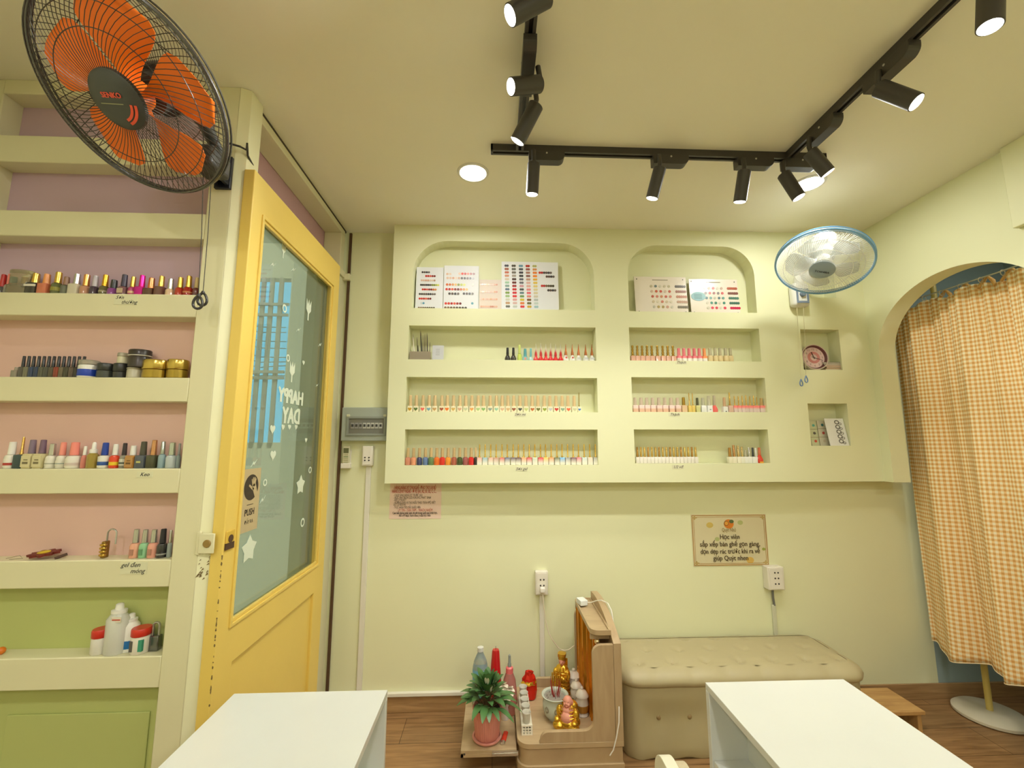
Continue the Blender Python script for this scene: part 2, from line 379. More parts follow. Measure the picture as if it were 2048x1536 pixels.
# ---------------------------------------------------------------- place beyond the door glass
sky_blue = mat((84, 200, 255), .7, name='blue_building', noise=.12, nscale=1.5)
EY = 9.0
struct(MB().box(-9.5, 0, EY, EY + .1, -.05, 8).build('wall_street', sky_blue))
ea, eb = oy(470, 885, 3.9), oy(566, 885, 3.9)
gy = mat((176, 172, 150), .7, name='outside_wall')
ow = MB().box(eb.x, -1.0, 3.85, 3.95, 0, 3.4).box(-4.0, eb.x, 3.85, 3.95, 0, ea.z).box(-4, eb.x, 3.85, 3.95, oy(520, 560, 3.9).z, 3.4)
struct(ow.build('wall_outside', gy))
struct(MB().box(-9.5, XL - .08, 1.6, 9.0, -.05, 0).build('floor_outside', mat((140, 140, 130), .8)))
bar_m = mat((130, 130, 122), .5)
gr = thing('window_grille', 'grey steel bars across the opening outside the glass door', 'grille', (ea.x, 3.87, ea.z))
gb = MB()
for px in (478, 500, 520, 537, 556):
    x = oy(px, 720, 3.87).x; gb.box(x - .018, x + .018, 3.83, 3.85, ea.z, oy(520, 560, 3.9).z)
for py in (611, 632, 745, 757):
    z = oy(520, py, 3.87).z; gb.box(ea.x - .4, eb.x, 3.82, 3.84, z - .012, z + .012)
gb.build('bars', bar_m, gr)
wb = MB()
for py in (640, 652, 668, 682, 700, 712, 725, 738):
    a = oy(470, py, 3.88); b = oy(572, py + random.uniform(6, 16), 3.88)
    wb.tube([a, (a + b) / 2 + Vector((0, 0, -.03)), b], .004, 5)
wb.build('cable', DARK, gr)
# ================================================================ LEFT RACK
rk = thing('shelving_rack', 'built-in cream painted rack of shallow ledges over mauve, pink and green back panels', 'shelf', (-1.34, YU, 0))
RD = .065; RXL, RXR, PXR = -1.732, -1.0, XL
mauve = mat((198, 170, 188), .5, name='mauve_panel', noise=.03); pinkp = mat((224, 186, 176), .5, name='pink_panel', noise=.03); greenp = mat((186, 194, 122), .5, name='green_panel', noise=.03)
def bp(z0, z1, m): MB().box(RXL - .03, RXR + .03, YU + RD, YU + RD + .012, z0, z1).build('back_panel', m, rk)
bp(1.88, 2.69, mauve); bp(1.02, 1.88, pinkp); bp(0, 1.02, greenp)
MB().box(RXR, -.921, YU, YU + .09, 0, H).build('post', CREAM, rk, bevel=.003)
MB().plate([(-.9205, YU), (-.8885, YU + .015), (-.8885, YU + .09), (-.9205, YU + .09)], [], 0, H - .001, lambda u_, v, w: (u_, v, w)).build('post_edge', mat((236, 234, 196), .3, name='cream_edge'), rk, smooth=False)
MB().box(-1.78, RXL, YU, YU + .09, 0, H).build('post', CREAM, rk, bevel=.003)
MB().box(RXL, RXR, YU - .002, YU + RD + .01, 2.645, H).build('top_rail', CREAM, rk, bevel=.003)
LED = [(2.387, 2.487), (2.118, 2.21), (1.842, 1.920), (1.558, 1.637), (1.267, 1.344), (.985, 1.066), (.698, .787)]
for z0, z1 in LED: MB().box(RXL, RXR, YU, YU + RD + .002, z0, z1).build('ledge', CREAM, rk, bevel=.003)
MB().box(RXL + .25, RXR - .06, YU + RD - .006, YU + RD, .05, .60).build('lower_panel', greenp, rk, bevel=.002)
# handwritten tags
PAPER = mat((222, 220, 186), .7); INK = mat((50, 48, 44), .7)
def note(px, py, w, h, lines, label, Y, size, cat='label'):
    c = oy(px, py, Y); t = thing('paper_tag', label, cat, c)
    MB().box(c.x - w / 2, c.x + w / 2, Y - .0012, Y - .0002, c.z - h / 2, c.z + h / 2).build('paper', PAPER, t)
    for i, (s_, dx) in enumerate(lines):
        text('handwriting', s_, size, INK, t, FY(Y - .0015)(c.x + dx, c.z + h * .5 - h * (i + .5) / len(lines)), shear=.35, bold=.0002)
note(252, 600, .075, .032, [('Sơn', -.02), ('thường', .012)], 'small paper tag reading Sơn thường on the top stocked ledge', YU, .017)
note(290, 949, .05, .018, [('Keo', 0)], 'small paper tag reading Keo under the glue bottles', YU, .017)
note(268, 1136, .08, .036, [('gel đen', -.01), ('móng', .012)], 'small paper tag reading gel đen móng under the black bottle', YU, .019)
for px, py, s_, l in ((1040, 829, 'Sơn mi', 'handwritten tag Sơn mi below the heart-label bottles'), (1043, 938, 'Sơn gel', 'handwritten tag Sơn gel below the lowest left niche'), (1362, 725, 'Thạch', 'handwritten tag Thạch under the pink capped bottles'),
                      (1349, 829, 'Thạch', 'handwritten tag Thạch under the middle right niche'), (1356, 934, 'U2 vđ', 'handwritten tag below the row of white bottles at lower right')):
    note(px, py, .066, .022, [(s_, 0)], l, YB, .021)

# ================================================================ FANS
def ring(mb, C, A, B, R, r, m=0, n=72, k=5, off=Vector((0, 0, 0))):
    mb.tube([C + off + (A * math.cos(2 * PI * i / n) + B * math.sin(2 * PI * i / n)) * R for i in range(n)], r, k, m, True)
def fan_head(t, C, n, R, mats, nwire, phase, nblade, hubr, br, twist=.25, rot=0, wr=.0009):
    n = Vector(n).normalized(); A = Vector((0, 0, 1)).cross(n).normalized(); B = n.cross(A); C = Vector(C)
    P = lambda r, a, h: C + (A * math.cos(a) + B * math.sin(a)) * r + n * h
    cage, band, blade, hub, motor = mats[:5]
    for side, nm_ in ((1, 'front_guard'), (-1, 'rear_guard')):
        g = MB(); k0 = hubr if side > 0 else .05
        for i in range(nwire):
            a0 = 2 * PI * i / nwire; pts = []
            for j in range(9):
                u = j / 8; r = k0 + (R - k0) * u; hh = (.052 if side > 0 else .085) * (1 - u ** 3.2); pts.append(P(r, a0 + side * twist * (1 - u), side * hh))
            pts.append(P(R + .004, a0, -side * .004))
            g.tube(pts, wr, 4)
        for fr in ((.45, .75) if side > 0 else (.4, .7)):
            r = k0 + (R - k0) * fr; hh = (.052 if side > 0 else .085) * (1 - fr ** 3.2)
            ring(g, C + n * side * hh, A, B, r, wr * 1.3)
        g.build(nm_, cage, t)
    g = MB(); ring(g, C, A, B, R, .0055, k=8); ring(g, C - n * .016, A, B, R + .002, .0028, k=6); ring(g, C + n * .012, A, B, R - .002, .002, k=6)
    g.build('guard_ring', band, t)
    T = frame(C, n)
    MB().lathe([(.002, .066), (hubr * .5, .065), (hubr * .85, .06), (hubr, .052), (hubr * 1.02, .044), (hubr * .9, .04)][::-1], 40, T=T).build('front_cap', hub, t)
    for b in range(nblade):
        g = MB(); vs, fs = [], []; a0 = phase + 2 * PI * b / nblade; NU, NV = 12, 10
        for iu in range(NU + 1):
            u = iu / NU; r = .035 + (br - .035) * u
            wdt = (.14 + .37 * math.sin(PI * min(1, u * .62 + .06))) * (1 if u < .8 else math.sqrt(max(0.02, 1 - ((u - .8) / .2) ** 2 * .92)))
            for iv in range(NV + 1):
                v = iv / NV * 2 - 1; a = a0 + v * wdt + rot * u * .5
                h = -.012 + v * .018 * (1 - .3 * u) + .004 * (1 - v * v)
                vs.append(P(r, a, h))
        N = len(vs); vs += [p - n * .0018 for p in vs]
        for iu in range(NU):
            for iv in range(NV):
                q = iu * (NV + 1) + iv; fs.append((q, q + 1, q + NV + 2, q + NV + 1)); fs.append((q + N, q + N + NV + 1, q + N + NV + 2, q + N + 1))
        rim = [iv for iv in range(NV + 1)] + [(iu * (NV + 1) + NV) for iu in range(1, NU + 1)] + [NU * (NV + 1) + iv for iv in range(NV - 1, -1, -1)] + [iu * (NV + 1) for iu in range(NU - 1, 0, -1)]
        for i in range(len(rim)): p, q = rim[i], rim[(i + 1) % len(rim)]; fs.append((p, q, q + N, p + N))
        g.add(vs, fs).build('blade', blade, t)
    MB().lathe([(.036, -.03), (.04, -.01), (.04, .018), (.03, .03), (.008, .034)], 28, T=T).build('rotor_hub', mats[5], t)
    MB().lathe([(.02, -.20), (.05, -.195), (.062, -.17), (.066, -.12), (.064, -.095), (.05, -.088), (.05, -.05), (.012, -.045), (.012, -.03)], 32, T=T).build('motor_housing', motor, t)
    return A, B, n, C
def pull_cords(t, tops, ends, cm, lm, r=.0011, size=.014):
    for i, (a, b) in enumerate(zip(tops, ends)):
        a, b = Vector(a), Vector(b); m = (a + b) / 2 + Vector((.002, 0, 0))
        c = MB().tube([a, m, b], r, 5).build('pull_cord', cm, t)
        g = MB(); pts = []
        for k in range(20):
            q = 2 * PI * k / 20; pts.append(b + Vector((size * math.sin(q) * (.72 - .2 * math.cos(q)), .003 * math.sin(q * 1.0), -size * 1.25 + size * 1.2 * math.cos(q))))
        g.tube(pts, size * .23, 8, 0, True); g.lathe([(size * .3, -size * .2), (size * .36, 0), (size * .25, size * .35)], 12, T=Matrix.Translation(b))
        g.build('pull_ring', lm, c)
n1 = Vector((-.143, -.639, -.756)).normalized(); C1 = Vector((-.948, 1.056, 2.324))
F1 = thing('wall_fan', 'large orange-bladed wall fan with a dark wire cage on the left rack post', 'fan', (-.93, YU, 2.386))
gm = mat((74, 70, 66), .3, .5); org = mat((255, 124, 26), .35, name='orange_plastic'); dk = mat((66, 68, 66), .4)
A_ = Vector((0, 0, 1)).cross(n1).normalized(); B_ = n1.cross(A_)
def plane_ang(px, py):
    d = ray(px, py); t_ = (C1 - OR).dot(n1) / d.dot(n1); p = OR + d * t_ - C1; return math.atan2(p.dot(B_), p.dot(A_))
angs = sorted(plane_ang(*q) % (2 * PI) for q in ((215, 52), (117, 90), (234, 270), (362, 312), (345, 190)))
ph = sum(math.sin(5 * a) for a in angs), sum(math.cos(5 * a) for a in angs); phase = math.atan2(*ph) / 5
fan_head(F1, C1, n1, .238, (gm, mat((96, 94, 92), .25, .7), org, dk, mat((58, 58, 60), .4), org), 84, phase, 5, .067, .205, twist=.45)
capT = frame(C1 + n1 * .0665, n1)
# lettering runs towards the right of the picture
rx = Vector((1, 0, 0)); rx = (rx - n1 * rx.dot(n1)).normalized(); ry = n1.cross(rx)
LT = Matrix((rx, ry, n1)).transposed().to_4x4(); LT.translation = C1 + n1 * .0672 + ry * .012 + rx * .004
o = text('brand_text', 'SENKO', .0165, mat((226, 84, 60), .5), F1, LT, bold=.0008)
LT2 = LT.copy(); LT2.translation = C1 + n1 * .0672 - ry * .006 - rx * .004
g = MB(); g.add([(-.03, -.001, 0), (.03, -.001, 0), (.03, .001, 0), (-.03, .001, 0)], [(0, 1, 2, 3)], T=LT2).build('cap_line', mat((150, 150, 110), .5), F1)
g = MB()
for k, rr in enumerate((.056, .047)):
    vs = []; 
    for i in range(13):
        a = -1.25 + 1.1 * i / 12; vs.append((rr * math.cos(a), rr * math.sin(a), -.002 - .003 * (1 - k))); vs.append(((rr - .006) * math.cos(a), (rr - .006) * math.sin(a), -.001 - .0022 * (1 - k)))
    LT3 = LT.copy(); LT3.translation = C1 + n1 * .0668
    g.add(vs, [(2 * i, 2 * i + 1, 2 * i + 3, 2 * i + 2) for i in range(12)], T=LT3)
g.build('cap_arcs', mat((236, 90, 60), .5), F1)
MP = C1 - n1 * .15
br = MB().box(-.975, -.921, YU - .012, YU, 2.30, 2.42).box(-.972, -.96, YU - .06, YU - .01, 2.31, 2.41).box(-.936, -.924, YU - .06, YU - .01, 2.31, 2.41)
br.build('wall_bracket', mat((40, 42, 52), .35, .3), F1, bevel=.002)
for z in (2.325, 2.36, 2.40): MB().ball((-.93, YU - .014, z), .006, 8, sc=(1, .5, 1)).build('screw', mat((190, 190, 190), .3, .8), F1)
MB().tube([(-.935, YU - .04, 2.32), (-.938, YU - .06, 2.40), (-.935, 1.30, 2.445), tuple(MP + Vector((0, .06, .0)))], [.016, .018, .022, .026], 14).build('arm', dk, F1)
MB().box(-.975, -.895, YU - .15, YU - .05, 2.30, 2.37).build('switch_box', mat((62, 62, 60), .35, .1), F1, bevel=.012, segs=3)
tags = MB(); tags.box(-.02, .02, -.0005, 0, -.02, .02, 0, frame(MP + Vector((-.005, -.055, -.03)), (.2, -.7, .6)))
tags.build('rating_label', mat((70, 160, 90), .5), F1)
pull_cords(F1, [(-.958, YU - .09, 2.30), (-.945, YU - .07, 2.30)], [tuple(oy(397, 592, 1.36)), tuple(oy(406, 586, 1.38))], mat((50, 46, 40), .6), mat((46, 44, 40), .4), .0012, .017)
cb = MB().tube([tuple(oy(452, 285, 1.40)), tuple(oy(480, 293, 1.42)), tuple(oy(493, 300, 1.43)), (-.882, 1.44, 2.48), (-.882, 1.45, 2.44), (-.90, 1.545, 2.434)], .0035, 8)
tag(cb.build('fan_power_cord', mat((56, 52, 46), .5)), 'short dark cord from the orange fan into the door frame', 'cord')
# pale blue fan
n2 = Vector((-.404, -.312, -.86)).normalized(); C2 = Vector((1.693, 2.05, 2.343)); BX = oy(1591, 590, YB)
F2 = thing('wall_fan', 'pale blue and white wall fan with pull cords on the niche wall', 'fan', (BX.x, YB, BX.z))
lb = mat((170, 186, 200), .35); wg = mat((226, 226, 216), .35); cap2 = mat((150, 168, 182), .35)
fan_head(F2, C2, n2, .21, (mat((222, 222, 212), .35), mat((128, 176, 214), .3), mat((206, 212, 214), .25, alpha=.45), cap2, wg, wg), 110, .4, 5, .056, .165, twist=.5, wr=.0008)
rx = Vector((1, .0, 0)); rx = (rx - n2 * rx.dot(n2)).normalized(); ry = n2.cross(rx)
q = -.22; rx2 = rx * math.cos(q) - ry * math.sin(q); ry2 = n2.cross(rx2)
LT = Matrix((rx2, ry2, n2)).transposed().to_4x4(); LT.translation = C2 + n2 * .0672
text('brand_text', 'TOSHIBA', .016, mat((60, 62, 66), .5), F2, LT, bold=.0005)
M2 = C2 - n2 * .15
u = MB().box(-.05, .05, -.055, 0, -.085, .06, 0, Matrix.Translation(BX)).build('wall_bracket', wg, F2, bevel=.02, segs=4)
g = MB(); F_ = lambda u_, v, w: (BX.x + u_, YB - .056 - w, BX.z + v)
g.plate(rrect(-.036, .036, -.068, .02), [rrect(-.027, .027, -.056, .02)], 0, .004, F_); g.build('bracket_trim', mat((120, 136, 158), .4), F2, smooth=False)
MB().lathe([(.016, 0), (.016, .01), (.012, .014)], 20, T=frame((BX.x, YB - .056, BX.z - .015), (0, -1, 0))).build('speed_knob', mat((110, 126, 140), .4), F2)
MB().tube([(BX.x, YB - .03, BX.z + .03), (BX.x, YB - .05, BX.z + .12), (BX.x - .01, YB - .14, BX.z + .15), tuple(M2 + Vector((0, .05, .01)))], [.026, .026, .03, .036], 16).build('arm', wg, F2)
pull_cords(F2, [(BX.x - .028, YB - .04, BX.z - .08), (BX.x + .012, YB - .04, BX.z - .08)], [tuple(oy(1602, 760, YB - .04)), tuple(oy(1612, 753, YB - .04))], mat((214, 208, 170), .5), mat((120, 150, 200), .35), .0012, .014)

# ================================================================ TRACK LIGHTS AND DOWNLIGHTS
BLK = mat((62, 58, 54), .42, name='black_powdercoat'); GLOW = mat((255, 250, 235), .5, emit=6.0, name='led_lens')
def lamp_data(name, typ, W_, parent, loc, d, size=.05, spot=None, blend=.6):
    l = bpy.data.lights.new(name, typ); l.energy = W_; l.color = LAMP_COL
    if typ == 'SPOT': l.spot_size = spot; l.spot_blend = blend; l.shadow_soft_size = size
    if typ == 'AREA': l.shape = 'DISK'; l.size = size
    o = bpy.data.objects.new(name, l); COL.objects.link(o); o.parent = parent
    o.matrix_local = frame(Vector(loc) - Vector(parent['_o']), -Vector(d)); return o
TW, TH = .017, .03
def rail(name, x0, x1, y0, y1, label, along):
    t = thing(name, label, 'track', ((x0 + x1) / 2, (y0 + y1) / 2, H - TH), 'ceiling track rails')
    m = MB()
    if along == 'x':
        m.box(x0, x1, y0, y0 + .011, H - TH, H); m.box(x0, x1, y1 - .011, y1, H - TH, H); m.box(x0, x1, y0 + .01, y1 - .01, H - .012, H)
        m.box(x0, x0 + .01, y0, y1, H - TH, H); m.box(x1 - .01, x1, y0, y1, H - TH, H)
    else:
        m.box(x0, x0 + .011, y0, y1, H - TH, H); m.box(x1 - .011, x1, y0, y1, H - TH, H); m.box(x0 + .01, x1 - .01, y0, y1, H - .012, H)
    m.build('rail_channel', BLK, t, bevel=.001)
    return t
YT, XT1, XT2 = 1.715, .105, 1.30
rail('track_rail', -.02, XT2 + .17, YT - TW, YT + TW, 'long black ceiling track rail running across between the other two', 'x')
rail('track_rail', XT1 - TW, XT1 + TW, .35, YT - TW, 'black ceiling track rail at left running toward the viewer', 'y')
rail('track_rail', XT2 - TW, XT2 + TW, .35, YT - TW, 'black ceiling track rail at right running toward the viewer', 'y')
def spot(A, face, L, label, ad=None, far=True, r=.0265, W_=None):
    """A = pixel of rear end, face = pixel of the lens, ad = (x0,x1,y0,y1) adapter box"""
    a = oz(A[0], A[1], A[2] if len(A) > 2 else 2.59); b = reach(a, face[0], face[1], L, far); d = (b - a).normalized()
    t = thing('track_spotlight', label, 'spotlight', (a.x, a.y, H - TH), 'black spotlights on the ceiling tracks')
    T = frame(a, d)
    MB().lathe([(.004, 0), (r - .003, 0), (r, .003), (r, L - .001), (r - .003, L), (r - .004, L - .008), (.002, L - .009)], 32, T=T).build('lamp_head', BLK, t)
    ln = MB().lathe([(.001, L - .0085), (r - .0042, L - .0085), (r - .0042, L - .003), (r - .003, L + .0002), (r - .006, L + .0022), (.001, L + .003)], 32, T=T).build('lens', GLOW, t)
    if ad:
        x0, x1, y0, y1 = ad; g = MB(); X = x1 - x0 > y1 - y0
        prof = []
        z0, z1 = H - TH - .042, H - TH - .0005; rr = .028
        if X: p2 = [(x0, z1), (x0, z0), (x1 - rr, z0)] + [(x1 - rr + rr * math.sin(q), z0 + rr - rr * math.cos(q)) for q in [PI / 2 * i / 6 for i in range(1, 7)]] + [(x1, z1)]; g.plate(p2, [], y0, y1, lambda u_, v, w: (u_, w, v))
        else: p2 = [(y1, z1), (y1, z0), (y0 + rr, z0)] + [(y0 + rr - rr * math.sin(q), z0 + rr - rr * math.cos(q)) for q in [PI / 2 * i / 6 for i in range(1, 7)]] + [(y0, z1)]; g.plate(p2, [], x0, x1, lambda u_, v, w: (w, u_, v))
        g.build('driver_box', BLK, t, bevel=.002, smooth=False)
        dot = MB()
        if X: dot.lathe([(.004, 0), (.004, .0015)], 12, T=frame(((x0 + x1) / 2, y0, z1 - .008), (0, -1, 0)))
        else: dot.lathe([(.004, 0), (.004, .0015)], 12, T=frame((x0, (y0 + y1) / 2, z1 - .008), (-1, 0, 0)))
        dot.build('release_dot', mat((190, 186, 176), .5), t)
    st = a + d * .02
    MB().tube([(st.x * .4 + a.x * .6, st.y * .4 + a.y * .6, H - TH - .02), (a.x, a.y, a.z + .02), tuple(a + d * .015)], .009, 10).build('swivel_arm', BLK, t)
    lamp_data('lamp_light', 'SPOT', W_ or SPOT_W, t, b + d * .006, d, .02, math.radians(95), .9)
ya, yb = YT - .019, YT + .019
spot((1095, -8), (1020, 31), .125, 'topmost spotlight of the left rail, tube cut by the picture edge', None, False)
spot((1080, 168), (1021.6, 173.5), .115, 'spotlight on the left rail turned sideways with its lens glowing', (XT1 - .021, XT1 + .021, 1.16, 1.36), False)
spot((1073, 209), (1035, 283), .135, 'tilted spotlight lowest on the left rail', None, False)
spot((1067.6, 326), (1064, 389), .129, 'leftmost spotlight hanging from the long rear rail', (oy(1057, 310, YT).x, oy(1128, 310, YT).x, ya, yb), False)
spot((1320, 335), (1304, 397), .129, 'second spotlight on the rear rail, between the leftmost and the middle ones', (oy(1304, 320, YT).x, oy(1374, 320, YT).x, ya, yb), False)
spot((1489, 341), (1479.6, 404), .129, 'third spotlight on the rear rail, below the reach of the right rail', (oy(1471, 325, YT).x, oy(1543, 325, YT).x, ya, yb), False)
spot((1567, 348), (1598, 395), .129, 'spotlight at the rail corner in front of the right round downlight', (oy(1565, 328, YT).x, oy(1634, 328, YT).x, ya, yb), False)
spot((1619, 303), (1656, 346), .115, 'spotlight on the right rail nearest the rail corner, glowing lens down', (XT2 - .021, XT2 + .021, 1.43, 1.57), False)
spot((1757, 176), (1833, 205), .135, 'large looking spotlight midway along the right rail pointing right', (XT2 - .021, XT2 + .021, 1.13, 1.30), False)
spot((1982, -30), (1980, 54), .125, 'bright spotlight at the upper right picture corner', None, False)
def down(x, y, label, W_, r=.062, grp='round ceiling downlights'):
    t = thing('ceiling_downlight', label, 'ceiling light', (x, y, H - .004), grp)
    MB().lathe([(r + .014, 0), (r + .012, -.004), (r + .002, -.006), (r, -.003), (r, 0)][::-1], 48, T=Matrix.Translation((x, y, H))).build('trim_ring', mat((214, 212, 200), .4), t)
    MB().lathe([(.001, -.0045), (r - .0005, -.0045), (r - .0005, -.001)], 48, T=Matrix.Translation((x, y, H))).build('diffuser', GLOW, t)
    l = lamp_data('lamp_light', 'AREA', W_, t, (x, y, H - .012), (0, 0, -1), r * 2)
down(-.106, 1.904, 'round white recessed downlight at left of the track lights', DOWN_W)
down(1.555, 1.923, 'round white recessed downlight partly behind the corner spotlights', DOWN_W)
for i, (x, y) in enumerate([(-1.0, -.4), (.25, -.5), (1.5, -.4), (-1.0, -1.9), (.25, -1.9), (1.5, -1.9)]):
    down(x, y, 'added fill light behind the viewer, built as a round downlight', ROOM_FILL_W, .09, 'added fill lights behind the viewer')  # unseen fixtures added as fill for the room

down(2.85, 1.3, 'added unseen ceiling light brightening the curtained fitting corner', 5, .06, None)  # unseen lamp added to lighten the space behind the curtain
# ================================================================ BOTTLES
def pxs(px, py, Y): return (oy(px + 1, py, Y) - oy(px, py, Y)).length
def ramp(c1, c2, name='ombre', lo=.25, hi=.95):
    key = ('ramp', c1, c2)
    if key in MC: return MC[key]
    m = bpy.data.materials.new(name); m.use_nodes = True; nt = m.node_tree; L = nt.links; b = nt.nodes['Principled BSDF']; MC[key] = m
    tc = nt.nodes.new('ShaderNodeTexCoord'); sp = nt.nodes.new('ShaderNodeSeparateXYZ'); cr = nt.nodes.new('ShaderNodeValToRGB')
    cr.color_ramp.elements[0].color = lin(c1) + (1,); cr.color_ramp.elements[0].position = lo; cr.color_ramp.elements[1].color = lin(c2) + (1,); cr.color_ramp.elements[1].position = hi
    L.new(tc.outputs['Generated'], sp.inputs[0]); L.new(sp.outputs[2], cr.inputs[0]); L.new(cr.outputs[0], b.inputs['Base Color']); b.inputs['Roughness'].default_value = .3
    return m
def metal(c): return mat(c, .22, .85)
def plas(c): return mat(c, .35, coat=.2)
def gls(c): return mat(c, .12, coat=.6)
def clear(c): return mat(c, .08, trans=.55, coat=.3)
PROF = {  # body profile, cap profile, superellipse exponent
    'r': ([(.0, 0), (.46, 0), (.5, .04), (.5, .78), (.42, .93), (.22, 1)], [(.3, 0), (.3, .02), (.26, .96), (.2, 1)], 2),
    's': ([(.0, 0), (.47, 0), (.5, .03), (.5, .93), (.46, .97), (.2, 1)], [(.3, 0), (.3, .03), (.25, .97), (.2, 1)], 6),
    'd': ([(.0, 0), (.42, 0), (.5, .12), (.5, .42), (.36, .72), (.2, 1)], [(.22, 0), (.24, .03), (.2, .97), (.15, 1)], 2),
    'cone': ([(.0, 0), (.45, 0), (.5, .15), (.48, .4), (.3, .7), (.2, 1)], [(.27, 0), (.24, .18), (.15, .45), (.07, .8), (.035, 1)], 2),
    'thin': ([(.0, 0), (.47, 0), (.5, .03), (.5, .93), (.46, .97), (.15, 1)], [(.2, 0), (.2, .05), (.13, .12), (.12, .9), (.07, 1)], 6),
    'gold': ([(.0, 0), (.47, 0), (.5, .03), (.5, .93), (.46, .97), (.2, 1)], [(.3, 0), (.3, .08), (.22, .12), (.27, .3), (.21, .42), (.25, .6), (.19, .7), (.24, .9), (.2, 1)], 5),
    'jar': ([(.0, 0), (.46, 0), (.5, .06), (.5, .9), (.45, 1)], [(.5, 0), (.52, .06), (.52, .85), (.48, 1)], 2),
    'drop': ([(.0, 0), (.47, 0), (.5, .05), (.5, .85), (.3, 1)], [(.34, 0), (.34, .3), (.2, .38), (.17, .9), (.1, 1)], 2),
}
def bottle(name, cx, zb, Y, w, hb, hc, kind, bm_, cm_, label, cat, group=None, lean=0, capdx=0, extra=None, depthk=1.0, gap=0):
    t = thing(name, label, cat, (cx, Y, zb), group)
    bp_, cp_, e = PROF[kind]
    n = 16 if e == 2 else 20
    T = Matrix.Translation((cx, Y, zb)) @ Matrix.Shear('XY', 4, (lean, 0)) if lean else Matrix.Translation((cx, Y, zb))
    body = MB().lathe([(r * w, z * hb) for r, z in bp_], n, T=T, e=e, sy=depthk).build('jar_body' if kind == 'jar' else 'bottle_body', bm_, t)
    MB().lathe([(r * w, hb + gap + z * hc) for r, z in cp_], n if kind == 'jar' else 14, T=T @ Matrix.Translation((capdx, 0, 0)), sy=depthk if kind in ('jar', 'drop') or e != 2 else 1, e=2).build('lid' if kind == 'jar' else 'cap', cm_, t)
    if extra: extra(t, body, T, w, hb)
    return t
def label_band(c, z0=.15, z1=.8, c2=None):
    def f(t, body, T, w, hb):
        MB().lathe([(.503 * w, z0 * hb), (.506 * w, z0 * hb + .0002), (.506 * w, z1 * hb - .0002), (.503 * w, z1 * hb)], 18, T=T).build('label', mat(c, .5), t)
        if c2: MB().lathe([(.508 * w, (z0 + .12) * hb), (.51 * w, (z0 + .12) * hb + .0002), (.51 * w, (z0 + z1) / 2 * hb), (.508 * w, (z0 + z1) / 2 * hb + .0002)], 18, T=T).build('label_stripe', mat(c2, .5), t)
    return f
def front_panel(c, wk=.8, z0=.12, z1=.85, mark=None):
    def f(t, body, T, w, hb):
        g = MB().box(-w * wk / 2, w * wk / 2, -w * .5 - .0012, -w * .5 + .002, z0 * hb, z1 * hb, T=T); o_ = g.build('label', mat(c, .55), t)
        if mark: MB().box(-w * wk * .3, w * wk * .3, -w * .5 - .0018, -w * .5, (z0 + .2) * hb, (z0 + .34) * hb, T=T).box(-w * wk * .2, w * wk * .25, -w * .5 - .0018, -w * .5, (z0 + .44) * hb, (z0 + .5) * hb, T=T).build('label_print', mat(mark, .6), t)
    return f
def place(pxc, wpx, ytop, capx, ycap, zb, Y, **k):
    s_ = pxs(pxc, 800, Y)
    P = oy(pxc, 800, Y); base = oz  # x measured near the base
    return s_
def put(row, i, n_, name, pxb, wpx, ybase, ybody, ycap, kind, bm_, cm_, desc, where, Y, zb, group, extra=None, capx=None, order=True, wmax=.06, gap=0):
    X = oy(pxb, ybase, Y).x; s_ = pxs(pxb, ybase, Y); w = min(wpx * s_, wmax)
    hb = max(.008, oy(pxb, ybody, Y).z - oy(pxb, ybase, Y).z); hc = max(.006, oy(pxb, ycap, Y).z - oy(pxb, ybody, Y).z)
    lab = '%s, %s from left on %s' % (desc, ORD[i], where) if order else desc
    return bottle(name, X, zb, Y, w, hb, hc, kind, bm_, cm_, lab, 'bottle' if kind != 'jar' else 'jar', group, extra=extra, gap=gap)
GOLD = metal((214, 176, 84)); DGOLD = metal((180, 146, 66)); SILV = metal((200, 200, 196)); COPP = metal((206, 132, 84)); BK = plas((40, 40, 42)); WH = plas((236, 234, 226))
# ---- niche bottles
def NB(k): return NI[k][2] + .0005
Yn = YB + .030
# L2 hearts
hx = [188, 243, 306, 363, 417, 482, 532, 590, 650, 705, 762, 820, 870, 932, 990, 1045, 1098, 1152, 1210, 1266, 1324, 1378, 1437, 1490, 1547, 1604, 1658, 1716, 1762]
hc_ = [('ochre', (196, 150, 30)), ('dark green', (92, 116, 50)), ('coral', (232, 104, 90)), ('light blue', (120, 172, 186)), ('tan', (196, 156, 96)), ('brown', (160, 78, 44)), ('orange', (232, 118, 32)),
       ('golden tan', (206, 170, 90)), ('dusty pink', (206, 160, 128)), ('pale grey green', (190, 198, 156)), ('apricot', (226, 160, 88)), ('pale green', (170, 196, 128)), ('leaf green', (138, 182, 104)),
       ('grey green', (146, 160, 144)), ('mint', (150, 196, 166)), ('beige', (212, 176, 140)), ('sand', (206, 172, 124)), ('chestnut', (150, 88, 56)), ('slate', (76, 80, 70)), ('pale lime', (186, 196, 124)),
       ('burnt orange', (184, 108, 52)), ('olive', (112, 116, 56)), ('speckled olive', (140, 156, 56)), ('silver grey', (186, 190, 190)), ('red', (194, 54, 48)), ('sage', (140, 170, 140)), ('salmon', (238, 106, 70)), ('pale khaki', (200, 198, 156)), ('blue', (58, 120, 196))]
bodyH = gls((238, 230, 196)); capH = mat((226, 198, 146), .3, trans=.1)
